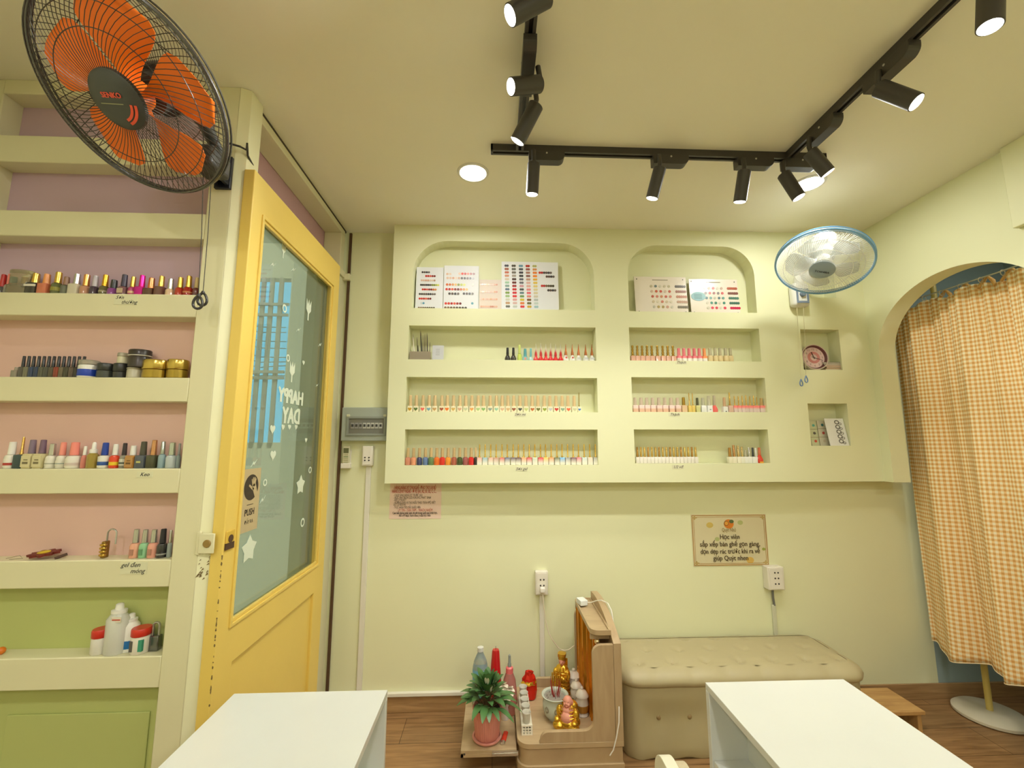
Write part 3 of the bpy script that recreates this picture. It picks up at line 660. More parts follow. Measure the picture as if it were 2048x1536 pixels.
for i, (x, (nm_, c)) in enumerate(zip(hx, hc_)):
    px = 780 + x / 4.655; last = i == 28
    def ex(t, body, T, w, hb, c=c, nm_=nm_):
        g = MB(); heart(0, hb * .47, w * .34, g, lambda u, v, ww: tuple(T @ Vector((u, -w * .5 - ww, v))), (0, .0012))
        g.build('heart', mat(c, .35), t, smooth=False)
    put('L2', i + 1, 29, 'polish_bottle', px, 11.4 if not last else 8, 824, 812, 790.5 if not last else 784, 's' if not last else 'thin', bodyH, capH if not last else mat((150, 130, 50), .4),
        'cream bottle with %s heart' % nm_, 'heart row', Yn, NB('L2'), 'heart-label polish bottles', ex)
# L3
b13 = [('pink-brown', (204, 134, 108)), ('peach', (226, 152, 112)), ('navy', (56, 62, 104)), ('blue-grey', (98, 122, 166)), ('fern green', (100, 130, 80)), ('orange', (228, 112, 40)), ('scarlet', (214, 38, 30)),
       ('amber', (240, 152, 50)), ('brick', (172, 90, 70)), ('bottle green', (66, 82, 42)), ('rose-brown', (160, 84, 82)), ('bright red', (212, 32, 34)), ('black', (46, 38, 40))]
x13 = [165, 218, 272, 328, 380, 434, 486, 540, 595, 648, 702, 755, 797]
for i, (x, (nm_, c)) in enumerate(zip(x13, b13)):
    put('L3', i + 1, 35, 'polish_bottle', 780 + x / 4.655, 11 if i < 12 else 7, 930.5, 914.5, 896, 'r', gls(c), mat((196, 168, 118), .35), '%s polish bottle with tan cap' % nm_, 'lowest left niche', Yn, NB('L3'), 'polish bottles in the lowest left niche')
omb = [('dusty pink', (222, 164, 146)), ('teal', (140, 178, 184)), ('beige-pink', (216, 166, 138)), ('light brown', (190, 140, 110)), ('brick pink', (206, 96, 80)), ('indigo', (80, 84, 120)), ('dark plum', (90, 60, 74)), ('maroon', (92, 44, 42)),
       ('orange', (236, 160, 96)), ('rose red', (222, 62, 66)), ('pale mint', (200, 216, 186)), ('crimson', (226, 34, 48)), ('yellow', (232, 192, 68)), ('apricot', (236, 158, 92)), ('olive', (104, 114, 66)), ('sky blue', (104, 178, 226)),
       ('grey', (148, 150, 142)), ('wine', (112, 56, 70)), ('rose', (224, 116, 130)), ('whitish green', (196, 214, 204)), ('cream', (216, 200, 172)), ('light grey', (168, 170, 152))]
x22 = [833, 885, 937, 988, 1042, 1092, 1147, 1195, 1246, 1297, 1349, 1402, 1450, 1502, 1555, 1604, 1656, 1708, 1757, 1810, 1862, 1915]
for i, (x, (nm_, c)) in enumerate(zip(x22, omb)):
    put('L3', i + 14, 35, 'polish_bottle', 780 + x / 4.655, 10.6, 930.5, 915.5, 889, 'thin', ramp((240, 236, 222), c), GOLD, '%s fading bottle with thin gold cap' % nm_, 'lowest left niche', Yn, NB('L3'), 'polish bottles in the lowest left niche')
# L1
def U(x): return 1000 + x / 10.24
z1 = NB('L1'); g1 = 'bottles in the uppermost left niche'
w1 = 'uppermost left niche'
i = 0
def L1(px, w, yb, yc, k, b, c, d, extra=None):
    global i; i += 1
    put('L1', i, 16, 'polish_bottle', px, w, 719.5, yb, yc, k, b, c, d, w1, Yn, z1, g1, extra)
L1(U(155), 11.5, 707, 693, 'd', gls((44, 42, 40)), BK, 'black rounded bottle'); L1(U(275), 11.5, 707, 693, 'd', gls((52, 50, 42)), BK, 'plain black rounded bottle')
L1(U(400), 9, 705, 687.5, 'r', gls((206, 224, 110)), plas((206, 220, 120)), 'lime green bottle'); L1(U(515), 11, 711, 695, 's', gls((140, 190, 186)), plas((88, 168, 180)), 'teal-capped bottle with a pink spot', front_panel((226, 150, 130), .35, .2, .7))
L1(U(632), 10, 711, 694, 'd', gls((190, 222, 220)), plas((116, 186, 196)), 'pale aqua bottle')
for k, x in enumerate((737, 838, 940, 1040, 1140, 1245)): L1(U(x), 10.5, 709, 685 - (k in (1, 3)) * 2, 'cone', gls((214, 30, 30)), ramp((200, 40, 34), (206, 204, 184), 'cone_tip', .25, .6), 'red bottle with needle-thin cap')
for k, x in enumerate((1350, 1483, 1612, 1757, 1885)):
    L1(U(x), 11.5, 707.5, 685, 'cone', gls((240, 240, 234)), COPP, 'white round bottle with copper cone cap', front_panel((214, 90, 80), .28, .42, .68) if k < 2 else front_panel((204, 206, 206), .6, .3, .6))
# R1
def V(x): return 1250 + x / 8.904
i = 0; zr1 = NB('R1')
for x in (140, 225, 312, 400, 485, 583, 680, 770, 862):
    i += 1; put('R1', i, 20, 'polish_bottle', V(x), 10, 721.5, 710.5, 690, 'gold', gls((222, 172, 146)), DGOLD, 'pinkish square bottle with knobbly gold cap', 'upper right niche', Yn, zr1, 'bottles in the upper right niche')
for x in (963, 1055, 1148, 1240, 1330, 1420):
    i += 1; o_ = x == 1420; c = (240, 150, 84) if o_ else (230, 122, 128)
    put('R1', i, 20, 'polish_bottle', V(x), 10.4, 721.5, 709, 694.5, 'r', ramp((236, 230, 218), c, 'shoulder', .45, .6), plas(c), ('orange' if o_ else 'pink') + '-capped white bottle', 'upper right niche', Yn, zr1, 'bottles in the upper right niche')
for x in (1520, 1615, 1700, 1800, 1885):
    i += 1; put('R1', i, 20, 'polish_bottle', V(x), 10.2, 721.5, 708, 693.5, 'r', gls((226, 206, 156)), mat((208, 200, 164), .2, trans=.3), 'cream bottle with clear beige cap', 'upper right niche', Yn, zr1, 'bottles in the upper right niche')
# R2
def Wp(x): return 1255 + x / 7.186
i = 0; zr2 = NB('R2'); gr2 = 'bottles in the middle right niche'
def R2(x, w, yb, yc, k, b, c, d, extra=None):
    global i; i += 1
    put('R2', i, 30, 'polish_bottle', Wp(x), w, 823.8, yb, yc, k, b, c, d, 'middle right niche', Yn, zr2, gr2, extra)
pw = ramp((222, 180, 150), (240, 214, 206), 'blush', .4, .6)
for x in (112, 200, 282, 365, 455, 540, 632, 725): R2(x, 11.2, 810, 795, 's', pw, mat((226, 206, 184), .25, trans=.3), 'blush square bottle with wide clear cap')
R2(812, 11, 810, 794, 's', gls((222, 190, 150)), DGOLD, 'tan bottle with gold cap')
R2(895, 7, 810, 785, 'thin', gls((226, 196, 104)), GOLD, 'mustard bottle with thin gold cap'); R2(945, 7, 810, 785, 'thin', gls((226, 196, 104)), GOLD, 'mustard bottle with thin gold cap'); R2(1010, 9, 810, 795, 's', gls((206, 204, 140)), mat((84, 84, 50), .4), 'pale olive bottle with dark cap')
R2(1090, 10.5, 810, 795, 's', gls((236, 236, 232)), mat((186, 184, 160), .3), 'white bottle with grey cap'); R2(1175, 11, 810, 791, 's', gls((236, 236, 232)), mat((222, 216, 190), .2, trans=.4), 'white bottle with tall clear cap', front_panel((150, 150, 150), .3, .3, .45))
R2(1255, 12, 810, 790, 'd', gls((232, 104, 98)), mat((222, 210, 186), .2, trans=.4), 'coral red rounded bottle')
R2(1400, 10, 812, 794, 's', gls((232, 232, 224)), mat((206, 168, 128), .3), 'white bottle with tan cap', front_panel((60, 60, 60), .25, .05, .2)); R2(1478, 10, 810, 784, 'thin', gls((216, 180, 160)), GOLD, 'greyish pink bottle with tall gold cap')
pk = ramp((226, 206, 200), (242, 132, 124), 'pink_fade', .45, .75)
for x in (1548, 1605, 1660, 1715, 1770, 1825): R2(x, 7.8, 810, 791 - (x % 3), 'thin', pk, GOLD, 'pink fading bottle with thin gold cap')
R2(1868, 7, 810, 793, 'thin', pk, GOLD, 'pink fading bottle with thin gold cap'); R2(1932, 10, 810, 795, 's', pk, mat((190, 160, 100), .4), 'pink fading bottle with tan cap')
# R3
def Q(x): return 1260 + x / 7.314
i = 0; zr3 = NB('R3'); gr3 = 'bottles in the lowest right niche'
def R3(x, w, yb, yc, k, b, c, d, extra=None):
    global i; i += 1
    put('R3', i, 30, 'polish_bottle', Q(x), w, 927, yb, yc, k, b, c, d, 'lowest right niche', Yn, zr3, gr3, extra)
for k in range(17): R3(112 + k * 53.5, 7.4, 914, 894.5, 's', gls((230, 224, 214)), metal((206, 176, 100)) if k % 3 else metal((190, 150, 84)), 'white bottle with gold cap')
for x, w, yc, c, d, bb in ((1468, 9.5, 896, metal((196, 150, 90)), 'cream bottle with bronze cap', (232, 226, 200)), (1530, 9, 891, metal((190, 146, 96)), 'cream bottle with tall bronze cap', (236, 230, 206)), (1592, 8.5, 892, metal((206, 184, 130)), 'ivory bottle with tall pale gold cap', (236, 230, 210)),
                        (1648, 8, 894, metal((206, 184, 130)), 'ivory bottle with pale gold cap', (232, 230, 214)), (1700, 8, 901, SILV, 'white bottle with short silver cap', (230, 230, 224)), (1752, 8, 896, SILV, 'white bottle with silver cap', (230, 230, 224)),
                        (1808, 7.5, 896, mat((60, 60, 54), .4), 'white bottle with black cap', (230, 230, 224)), (1850, 5, 897, WH, 'narrow white bottle with white cap', (230, 230, 224))):
    R3(x, w, 914, yc, 's', gls(bb), c, d)
R3(1903, 12, 911, 896, 'd', gls((214, 56, 34)), mat((226, 130, 90), .3, trans=.2), 'red rounded bottle with peach cap', front_panel((230, 170, 60), .6, .0, .2))
# ---- left rack, row A
YA = YU + .028
gA, gC = 'nail polish bottles on the top stocked ledge', 'bottles on the ledge tagged Keo'
def A(i_, pxb, w, ybody, ycap, k, b, c, d, extra=None, gap=0):
    put('A', i_, 21, 'polish_bottle', pxb, w, 586, ybody, ycap, k, b, c, d, 'top stocked ledge', YA, LED[2][1] + .0005, gA, extra, gap=gap)
A(1, 3, 16, 571, 546, 'r', gls((90, 84, 84)), plas((190, 40, 36)), 'grey bottle with red cap')
A(2, 16, 15, 566, 545, 'r', clear((200, 196, 184)), plas((232, 130, 118)), 'clear bottle with coral cap')
A(4, 68, 22, 563, 543, 's', gls((60, 56, 50)), GOLD, 'black and white bottle with gold cap', front_panel((222, 216, 200), 1, .62, .8))
A(5, 90, 20, 564, 544, 's', gls((206, 116, 84)), plas((236, 158, 88)), 'terracotta bottle with apricot cap')
A(6, 113, 20, 562, 540, 'r', gls((96, 100, 62)), GOLD, 'olive bottle with tall gold cap', label_band((150, 144, 60), .3, .6))
A(7, 130, 17, 566, 549, 'r', clear((150, 156, 136)), plas((150, 112, 84)), 'greenish clear bottle with brown cap')
A(8, 151, 20, 564, 543, 's', gls((208, 200, 178)), SILV, 'ivory bottle with silver cap')
A(9, 170, 19, 567, 544, 'r', gls((190, 140, 112)), metal((220, 154, 84)), 'peach-brown bottle with orange gold cap')
A(10, 188, 17, 568, 546, 'r', gls((72, 58, 72)), plas((186, 178, 186)), 'dark purple bottle with lilac cap')
A(11, 208, 18, 567, 544, 'r', gls((98, 92, 58)), metal((216, 160, 52)), 'brownish olive bottle with gold cap', label_band((160, 150, 120), .3, .5))
A(12, 226, 20, 571, 554, 'r', gls((138, 70, 140)), BK, 'short purple bottle with small black cap')
A(13, 246, 18, 567, 543, 'r', gls((120, 84, 90)), plas((58, 50, 74)), 'mauve-brown bottle with navy cap', front_panel((190, 170, 140), .6, .2, .7))
A(14, 264, 15, 568, 547, 'r', gls((180, 60, 110)), GOLD, 'magenta patterned bottle with gold cap', label_band((226, 190, 150), .25, .5))
A(15, 282, 18, 568, 544, 's', mat((206, 40, 150), .2, .4), mat((226, 30, 140), .2, .6), 'shiny magenta bottle and cap')
A(16, 301, 20, 571, 549, 's', gls((92, 58, 46)), COPP, 'dark brown bottle with copper cap', label_band((170, 130, 100), .2, .6))
A(17, 321, 18, 567, 545, 's', gls((110, 70, 62)), GOLD, 'wine-brown bottle with gold cap', label_band((176, 140, 100), .3, .5))
A(18, 340, 17, 571, 550, 'r', gls((216, 184, 150)), SILV, 'beige bottle with silver cap')
A(19, 359, 17, 568, 547, 'r', gls((176, 54, 34)), GOLD, 'rust-red bottle with gold cap')
A(20, 376, 18, 567, 544, 'r', gls((160, 36, 26)), GOLD, 'deep red bottle with gold cap', label_band((206, 140, 90), .35, .5))
A(21, 392, 13, 568, 547, 'r', gls((104, 44, 48)), mat((206, 180, 120), .4), 'maroon bottle with beige cap')
cj = oy(40, 583, YA); jt = thing('clear_jar', 'squat clear plastic jar holding small glitter pots on the top stocked ledge', 'jar', (cj.x, YA, LED[2][1] + .0005))
T = Matrix.Translation((cj.x, YA, LED[2][1] + .0005))
MB().lathe([(.001, 0), (.038, 0), (.04, .004), (.04, .03), (.034, .034), (.034, .07), (.036, .072), (.036, .082), (.001, .084)], 32, T=T, sy=.62).build('jar_body', mat((214, 206, 170), .1, trans=.8), jt)
for dx, c in ((-.015, (120, 160, 170)), (.014, (206, 176, 100))): MB().lathe([(.001, .034), (.009, .034), (.009, .06), (.001, .062)], 14, T=T @ Matrix.Translation((dx, 0, 0))).build('glitter_pot', mat(c, .3, .5), jt)
# row B
zB = LED[3][1] + .0005
for k in range(13):
    px = 43 + 10.1 * k; c = [(110, 106, 98), (150, 146, 120), (60, 84, 130), (52, 76, 120), (120, 122, 104), (90, 92, 88), (110, 100, 80), (190, 84, 66), (140, 128, 104), (90, 86, 70), (130, 110, 100), (70, 60, 60), (60, 50, 60)][k]
    nm_ = ['grey', 'olive grey', 'blue', 'dark blue', 'khaki', 'dim grey', 'brownish', 'red', 'beige-grey', 'mossy', 'pinkish grey', 'dark brown', 'blackish'][k]
    put('B', k + 1, 13, 'gel_bottle', px, 10, 753, 731, 709.5, 's', clear(c), BK, 'small %s bottle with black cap' % nm_, 'jar ledge', YA, zB, 'small black-capped gel bottles')
def jar(px0, px1, yb, yl, yt, b, c, label, extra=None, z=None, dy=0, lidk=1, ybase=755):
    X = oy((px0 + px1) / 2, ybase, YA + dy); s_ = pxs(px0, ybase, YA); w = (px1 - px0) * s_
    dk_ = min(1, .056 / w)
    hb = oy(px0, yl, YA).z - oy(px0, yb, YA).z; hc = oy(px0, yt, YA).z - oy(px0, yl, YA).z
    return bottle('cream_jar', X.x, z if z is not None else zB, YA + dy, w * .97, hb, hc, 'jar', b, c, label, 'jar', 'jars on the jar ledge', extra=extra, depthk=dk_)
put('B', 1, 1, 'gel_bottle', 31, 12, 753, 738, 732, 's', clear((180, 176, 160)), clear((200, 196, 180)), 'stubby clear bottle left of the black-capped gel bottles', '', YA, zB, None, order=False)
jar(158, 193, 755, 729, 720, plas((226, 224, 214)), clear((206, 200, 180)), 'white jar with a blue band and clear lid on the second stocked ledge', lambda t, body, T, w, hb: MB().lathe([(.505 * w, .12 * hb), (.508 * w, .13 * hb), (.508 * w, .62 * hb), (.505 * w, .63 * hb)], 28, T=T @ Matrix.Diagonal((1, min(1, .058 / w), 1, 1))).build('label', mat((30, 66, 176), .4), t))
jar(195, 225, 756, 741, 727, mat((70, 74, 66), .3), plas((46, 48, 46)), 'black-lidded jar right beside the white and blue jar')
jar(227, 253, 756, 743, 727, plas((48, 48, 46)), plas((42, 42, 40)), 'narrow all-black jar left of the pale grey jar')
j3 = jar(255, 283, 755, 737, 734.5, plas((190, 184, 160)), plas((180, 174, 150)), 'pale grey jar carrying a big black tub')
s_ = pxs(270, 755, YA)
zt = oy(270, 734.5, YA).z
jar(255, 296, 734.5, 711, 699, plas((52, 44, 40)), plas((44, 36, 32)), 'big black tub with a white rim stacked on the pale grey jar', lambda t, body, T, w, hb: MB().lathe([(.5 * w, .96 * hb), (.535 * w, .98 * hb), (.535 * w, 1.03 * hb), (.5 * w, 1.04 * hb)], 28, T=T @ Matrix.Diagonal((1, min(1, .058 / w), 1, 1))).build('rim', mat((206, 200, 190), .3), t), z=zB + (oy(270, 734.5, YA).z - oy(270, 755, YA).z) + .0005)
jar(232, 252, 727, 713, 706, plas((206, 200, 170)), clear((206, 204, 180)), 'small translucent pot standing on the narrow all-black jar', z=zB + (oy(240, 727, YA).z - oy(240, 756, YA).z) + .0005)
jar(284, 333, 756, 738, 719.5, metal((176, 150, 70)), metal((206, 178, 92)), 'wide gold jar, left one of the gold pair')
jar(334, 374, 757, 739, 720, metal((176, 150, 70)), metal((206, 178, 92)), 'wide gold jar beside the post, right one of the gold pair')
# row C
def Cc(i_, pxb, w, ycap, k, b, c, d, extra=None, ybody=909):
    put('C', i_, 18, 'glue_bottle', pxb, w, 937, ybody, ycap, k, b, c, d, 'Keo ledge', YA, LED[4][1] + .0005, gC, extra)
Wb = gls((226, 222, 206))
Cc(1, 19, 21, 884, 'r', Wb, WH, 'white bottle with red print', label_band((226, 220, 206), .1, .7, (176, 60, 50)))
Cc(2, 39, 18, 874, 'thin', plas((50, 72, 74)), metal((206, 166, 90)), 'dark teal square bottle with tall gold cap')
Cc(3, 59, 20, 880, 's', gls((206, 194, 146)), plas((128, 110, 128)), 'beige square bottle with purple cap', front_panel((214, 204, 160), .9, .1, .85, (120, 110, 80)), 907)
Cc(4, 80, 19, 880, 's', gls((210, 198, 150)), plas((116, 90, 112)), 'beige square bottle with plum cap', front_panel((214, 204, 160), .9, .1, .85, (120, 110, 80)), 907)
Cc(5, 100, 19, 888, 'r', Wb, SILV, 'white bottle with silver cap', label_band((220, 216, 200), .2, .6, (170, 170, 150)), 911)
Cc(6, 121, 18, 885, 'r', Wb, plas((238, 148, 132)), 'white bottle with pink cap', label_band((220, 216, 200), .2, .6, (160, 170, 160)), 911)
Cc(7, 145, 26, 885, 'r', Wb, plas((240, 140, 126)), 'wide white bottle with pink cap', label_band((222, 216, 200), .1, .75, (206, 190, 176)), 911)
Cc(8, 166, 11, 893, 'r', gls((214, 130, 116)), WH, 'thin red-striped bottle with white cap', None, 911)
Cc(9, 183, 20, 885, 'drop', clear((206, 186, 90)), WH, 'yellow oil bottle with white nozzle', None, 907)
Cc(10, 206, 20, 886, 'r', Wb, plas((24, 62, 160)), 'white and blue bottle with blue cap', label_band((226, 224, 210), .1, .9, (50, 84, 150)), 911)
Cc(11, 227, 17, 889, 'r', gls((222, 66, 30)), WH, 'red and yellow bottle with white cap', label_band((222, 70, 30), .1, .85, (230, 196, 40)), 911)
Cc(12, 245, 14, 887, 'r', clear((190, 190, 170)), plas((52, 42, 48)), 'clear bottle with dark cap', label_band((210, 208, 190), .2, .7, (70, 80, 70)), 911)
Cc(13, 263, 19, 892, 's', gls((180, 126, 60)), WH, 'amber square bottle with white cap', front_panel((186, 140, 80), .8, .1, .8, (110, 80, 40)), 911)
Cc(14, 283, 20, 884, 's', plas((84, 90, 98)), mat((74, 72, 58), .4), 'slate square bottle with olive-black cap', front_panel((190, 190, 120), .4, .4, .55), 911)
Cc(15, 304, 18, 881, 's', plas((74, 74, 50)), metal((214, 160, 120)), 'dark olive square bottle with rose gold cap', None, 911)
Cc(16, 322, 14, 884, 'r', gls((142, 168, 176)), metal((170, 176, 172)), 'light blue bottle with silver cap', None, 909)
Cc(17, 341, 20, 886, 'r', gls((186, 196, 198)), metal((196, 204, 200)), 'pearly grey bottle with silver cap', None, 911)
Cc(18, 355, 8, 888, 'r', gls((130, 146, 150)), plas((150, 150, 150)), 'narrow blue-grey bottle by the post', None, 911)
# row D
def Dd(i_, pxb, w, ybody, ycap, b, c, d, extra=None):
    put('D', i_, 5, 'polish_bottle', pxb, w, 1117, ybody, ycap, 'r', b, c, d, 'padlock ledge', YA, LED[5][1] + .0005, 'bottles on the padlock ledge', extra)
Dd(1, 268, 19, 1087, 1060, gls((230, 168, 140)), SILV, 'pale pink bottle with silver cap', front_panel((180, 130, 110), .4, .2, .6)); Dd(2, 286, 18, 1087, 1061, gls((140, 196, 150)), SILV, 'mint bottle with silver cap', front_panel((100, 150, 110), .4, .2, .6))
Dd(3, 304, 19, 1087, 1061, gls((228, 160, 138)), SILV, 'rose pink bottle with silver cap', front_panel((180, 130, 110), .4, .2, .6)); Dd(4, 322, 19, 1088, 1060, gls((44, 44, 46)), plas((34, 34, 44)), 'black bottle with black cap', label_band((150, 150, 144), .2, .3))
Dd(5, 337, 9, 1088, 1063, gls((150, 160, 158)), SILV, 'narrow grey bottle by the post')
def padlock(px0, px1, y0, y1, ys, zb, body, dial, label, Y):
    a = oy(px0, y1, Y); b = oy(px1, y0, Y); h = b.z - a.z; cx = (a.x + b.x) / 2; w = b.x - a.x; sh = oy(px0, ys, Y).z - b.z
    t = thing('padlock', label, 'padlock', (cx, Y, zb))
    MB().box(cx - w / 2, cx + w / 2, Y - .01, Y + .01, zb, zb + h).build('lock_body', body, t, bevel=.003)
    if dial:
        for k in range(4): MB().lathe([(.007, -.003), (.008, 0), (.007, .003)], 16, T=frame((cx + .0, Y - .008, zb + h * (.2 + .2 * k)), (0, 0, 1)), sx=1.3).build('number_wheel', metal((196, 156, 70)), t)
        x0, x1 = cx + w * .2, cx + w * .2 + .027; z2 = zb + h
        pts = [(x0, Y, z2 - .005), (x0, Y, z2 + sh - .013)] + [(x0 + .0135 - .0135 * math.cos(q), Y, z2 + sh - .013 + .0135 * math.sin(q)) for q in [PI * i / 8 for i in range(1, 8)]] + [(x1, Y, z2 + sh - .013), (x1, Y, z2 - .01)]
    else:
        r = w * .3; z2 = zb + h
        pts = [(cx - r, Y, z2 - .005), (cx - r, Y, z2 + sh - r)] + [(cx - r * math.cos(q), Y, z2 + sh - r + r * math.sin(q)) for q in [PI * i / 8 for i in range(1, 8)]] + [(cx + r, Y, z2 + sh - r), (cx + r, Y, z2 - .005)]
    MB().tube(pts, .0024 if dial else .0035, 8).build('shackle', metal((190, 190, 190)), t)
padlock(204, 216, 1084, 1118, 1061, LED[5][1] + .0005, metal((150, 120, 60)), True, 'open brass combination padlock standing on the padlock ledge', YA)
padlock(297, 321, 1279, 1310, 1254, LED[6][1] + .0005, metal((120, 122, 122)), False, 'grey steel padlock half hidden by the rack post', YA + .01)
hp = oy(87, 1118, YA); ht = thing('hair_clip', 'dark red flower hair clip with yellow middle lying on the ledge', 'hair clip', (hp.x, YA, LED[5][1]))
g = MB(); T = Matrix.Translation((hp.x, YA, LED[5][1] + .016)) @ Matrix.Rotation(.2, 4, 'X') @ Matrix.Rotation(-.1, 4, 'Y')
pts = [(.042 * (1 + .16 * math.cos(9 * a)) * math.cos(a), .022 * (1 + .16 * math.cos(9 * a)) * math.sin(a)) for a in [2 * PI * k / 54 for k in range(54)]]
g.plate(pts, [], -.004, .003, lambda u_, v, w: tuple(T @ Vector((u_, v, w)))); g.build('petals', mat((112, 34, 24), .5), ht)
MB().ball((0, 0, .004), .02, 14, T=T, sc=(1, .55, .2)).build('flower_centre', mat((206, 176, 50), .5), ht)
hp = oy(121, 1113, YA); tag(MB().tube([tuple(oy(109, 1117, YA - .01)), tuple(oy(135, 1108, YA + .01))], .0045, 8).build('brown_stick', mat((80, 56, 44), .6)), 'short dark brown stick leaning beside the flower hair clip', 'stick')
a = oy(12, 1117, YA); tag(MB().tube([(a.x, YA, LED[5][1] + .001), (a.x + .03, YA + .01, LED[5][1] + .008), (a.x + .05, YA, LED[5][1] + .001), (a.x + .02, YA - .01, LED[5][1] + .001)], .0008, 5).build('wire_scrap', mat((150, 136, 110), .5)), 'bit of thin wire left of the flower hair clip', 'wire')
# row E
zE = LED[6][1] + .0005
def jarE(px0, px1, yb, yl, yt, b, c, label, extra=None, dy=0):
    X = oy((px0 + px1) / 2, yb, YA + dy); s_ = pxs(px0, yb, YA + dy); w = (px1 - px0) * s_
    return bottle('medicine_jar', X.x, zE, YA + dy, w, oy(px0, yl, YA).z - oy(px0, yb, YA).z, oy(px0, yt, YA).z - oy(px0, yl, YA).z, 'jar', b, c, label, 'jar', extra=extra, depthk=min(1, .056 / w))
jarE(182, 212, 1313, 1280, 1264, plas((226, 222, 210)), plas((206, 44, 28)), 'white jar with red lid left of the tall clear bottle')
def lb2(t, body, T, w, hb):
    k = min(1, .056 / w)
    MB().box(w * .1, w * .42, -w * .46 * k, -w * .3 * k, hb * .2, hb * .85, T=T).build('label', mat((60, 150, 120), .5), t)
    MB().box(-w * .28, -w * .1, -w * .5 * k, -w * .3 * k, hb * .2, hb * .8, T=T).build('label_print', mat((90, 86, 80), .6), t)
jarE(261, 295, 1314, 1279, 1264, plas((228, 222, 208)), plas((206, 44, 28)), 'white jar with red lid and green label beside the steel padlock', lb2)
X = oy(229, 1310, YA).x
bottle('clear_bottle', X, zE, YA, .064, oy(230, 1232, YA).z - oy(230, 1312, YA).z, .028, 'drop', mat((232, 232, 220), .15, trans=.25), WH, 'tall clear plastic bottle with white cap on the lowest stocked ledge', 'bottle', depthk=.8, extra=lambda t, b, T, w, hb: MB().box(-.002, .026, -.024, -.0225, hb * .82, hb * .95, T=T).box(.0, .024, -.0245, -.0228, hb * .87, hb * .9, 1, T=T).build('sticker', [mat((230, 220, 200), .5), mat((200, 80, 60), .5)], t))
X = oy(254, 1308, YA + .01).x
bottle('white_bottle', X, zE, YA + .014, .048, oy(250, 1250, YA).z - oy(250, 1310, YA).z, .022, 'drop', WH, WH, 'slim white bottle with blue label behind the red-lidded jar', 'bottle', depthk=.9, extra=lambda t, b, T, w, hb: MB().lathe([(.5 * w, .12 * hb), (.508 * w, .13 * hb), (.508 * w, .38 * hb), (.5 * w, .39 * hb)], 20, T=T @ Matrix.Diagonal((1, .9, 1, 1))).build('label', mat((24, 110, 180), .4), t))
a = oy(2, 1303, YA); tag(MB().ball((a.x, YA, zE + .011), .011, 14, sc=(1, 1, 1)).build('orange_ball', mat((222, 120, 30), .4)), 'small orange ball at the left picture edge on the lowest stocked ledge', 'ball')
# ================================================================ CARDS, CLOCK AND SMALL THINGS IN THE NICHES
PAP = mat((226, 228, 232), .6); PAP2 = mat((226, 214, 196), .5)
def card(x0, x1, y0, y1, zb, Yb, label, cat, paper=PAP, tilt=.016, name='colour_card', th=.003, px=True):
    """card leaning on the niche back: foot at Yb, head at Yb + tilt; returns thing and a mapper from picture position to card plane"""
    a = oy(x0, y1, Yb); b = oy(x1, y1, Yb); zt = oy(x0, y0, Yb + tilt).z
    t = thing(name, label, cat, ((a.x + b.x) / 2, Yb, zb))
    h = zt - zb
    def F(u, v, w): return (a.x + (b.x - a.x) * u, Yb + tilt * v - w, zb + h * v)
    MB().plate([(0, 0), (1, 0), (1, 1), (0, 1)], [], -th, 0, F).build('card', paper, t, smooth=False)
    return t, F, (b.x - a.x), h
def dots(t, F, W_, h, rows, r=.0045, name='swatch_dots', w=.0004, label=None):
    """rows: list of (u, v, colour)"""
    if len(rows) <= 6:
        for u, v, c in rows:
            ru, rv = r / W_, r / h
            MB().plate([(u + ru * math.cos(q), v + rv * math.sin(q)) for q in [PI * i / 5 for i in range(10)]], [], w, w + .0012, F).build(name.rstrip('s'), mat(c, .3), t, smooth=False)
        return
    mats, idx, g = [], {}, MB()
    for u, v, c in rows:
        m = mat(c, .3)
        if m.name not in idx: idx[m.name] = len(mats); mats.append(m)
        ru, rv = r / W_, r / h
        g.plate([(u + ru * math.cos(q), v + rv * math.sin(q)) for q in [PI * i / 5 for i in range(10)]], [], w, w + .0012, F, m=idx[m.name])
    o_ = g.build(name, mats, t, smooth=False)
    if label: o_['label'] = label
zA, zR = NI['AL'][2] + .0005, NI['AR'][2] + .0005
rnd = random.Random(5)
REDS = [(206, 60, 50), (180, 40, 40), (222, 96, 70), (150, 50, 46), (120, 40, 44)]; SKIN = [(222, 190, 170), (214, 170, 150), (226, 206, 190), (196, 160, 140)]
DRK = [(70, 66, 66), (96, 80, 74), (60, 62, 70), (110, 100, 96)]; BRW = [(120, 96, 70), (100, 84, 60), (80, 72, 52), (70, 66, 50)]; ORG = [(206, 110, 60), (220, 150, 90), (230, 190, 120)]; GRN = [(140, 150, 70), (180, 190, 90), (214, 214, 110)]
def zrow(x0, n, y, cols, step, px0, px1, py0, py1):
    return [((780 + (x0 + k * step) / 4.655 - px0) / (px1 - px0), (py1 - (440 + y / 4.655)) / (py1 - py0), cols[k * len(cols) // n]) for k in range(n)]
t, F, w_, h_ = card(830, 885, 534, 618.5, zA, YB + .045, 'open colour card standing at the far left of the wide arched niche', 'colour card')
R_ = []
for x0, n, y, c in ((290, 4, 485, DRK), (325, 5, 520, REDS), (285, 7, 560, SKIN), (280, 10, 602, DRK + GRN), (298, 7, 643, REDS + ORG), (272, 8, 685, DRK), (272, 6, 727, REDS), (290, 2, 768, [(200, 210, 214), (90, 150, 180)]), (268, 8, 810, BRW)):
    R_ += zrow(x0, n, y, c, 20 if n != 10 else 18, 830, 885, 534, 618.5)
dots(t, F, w_, h_, R_, .0064)
t, F, w_, h_ = card(886, 957, 531, 618.5, zA, YB + .045, 'wide right leaf of the opened colour card in the arched niche', 'colour card')
R_ = []
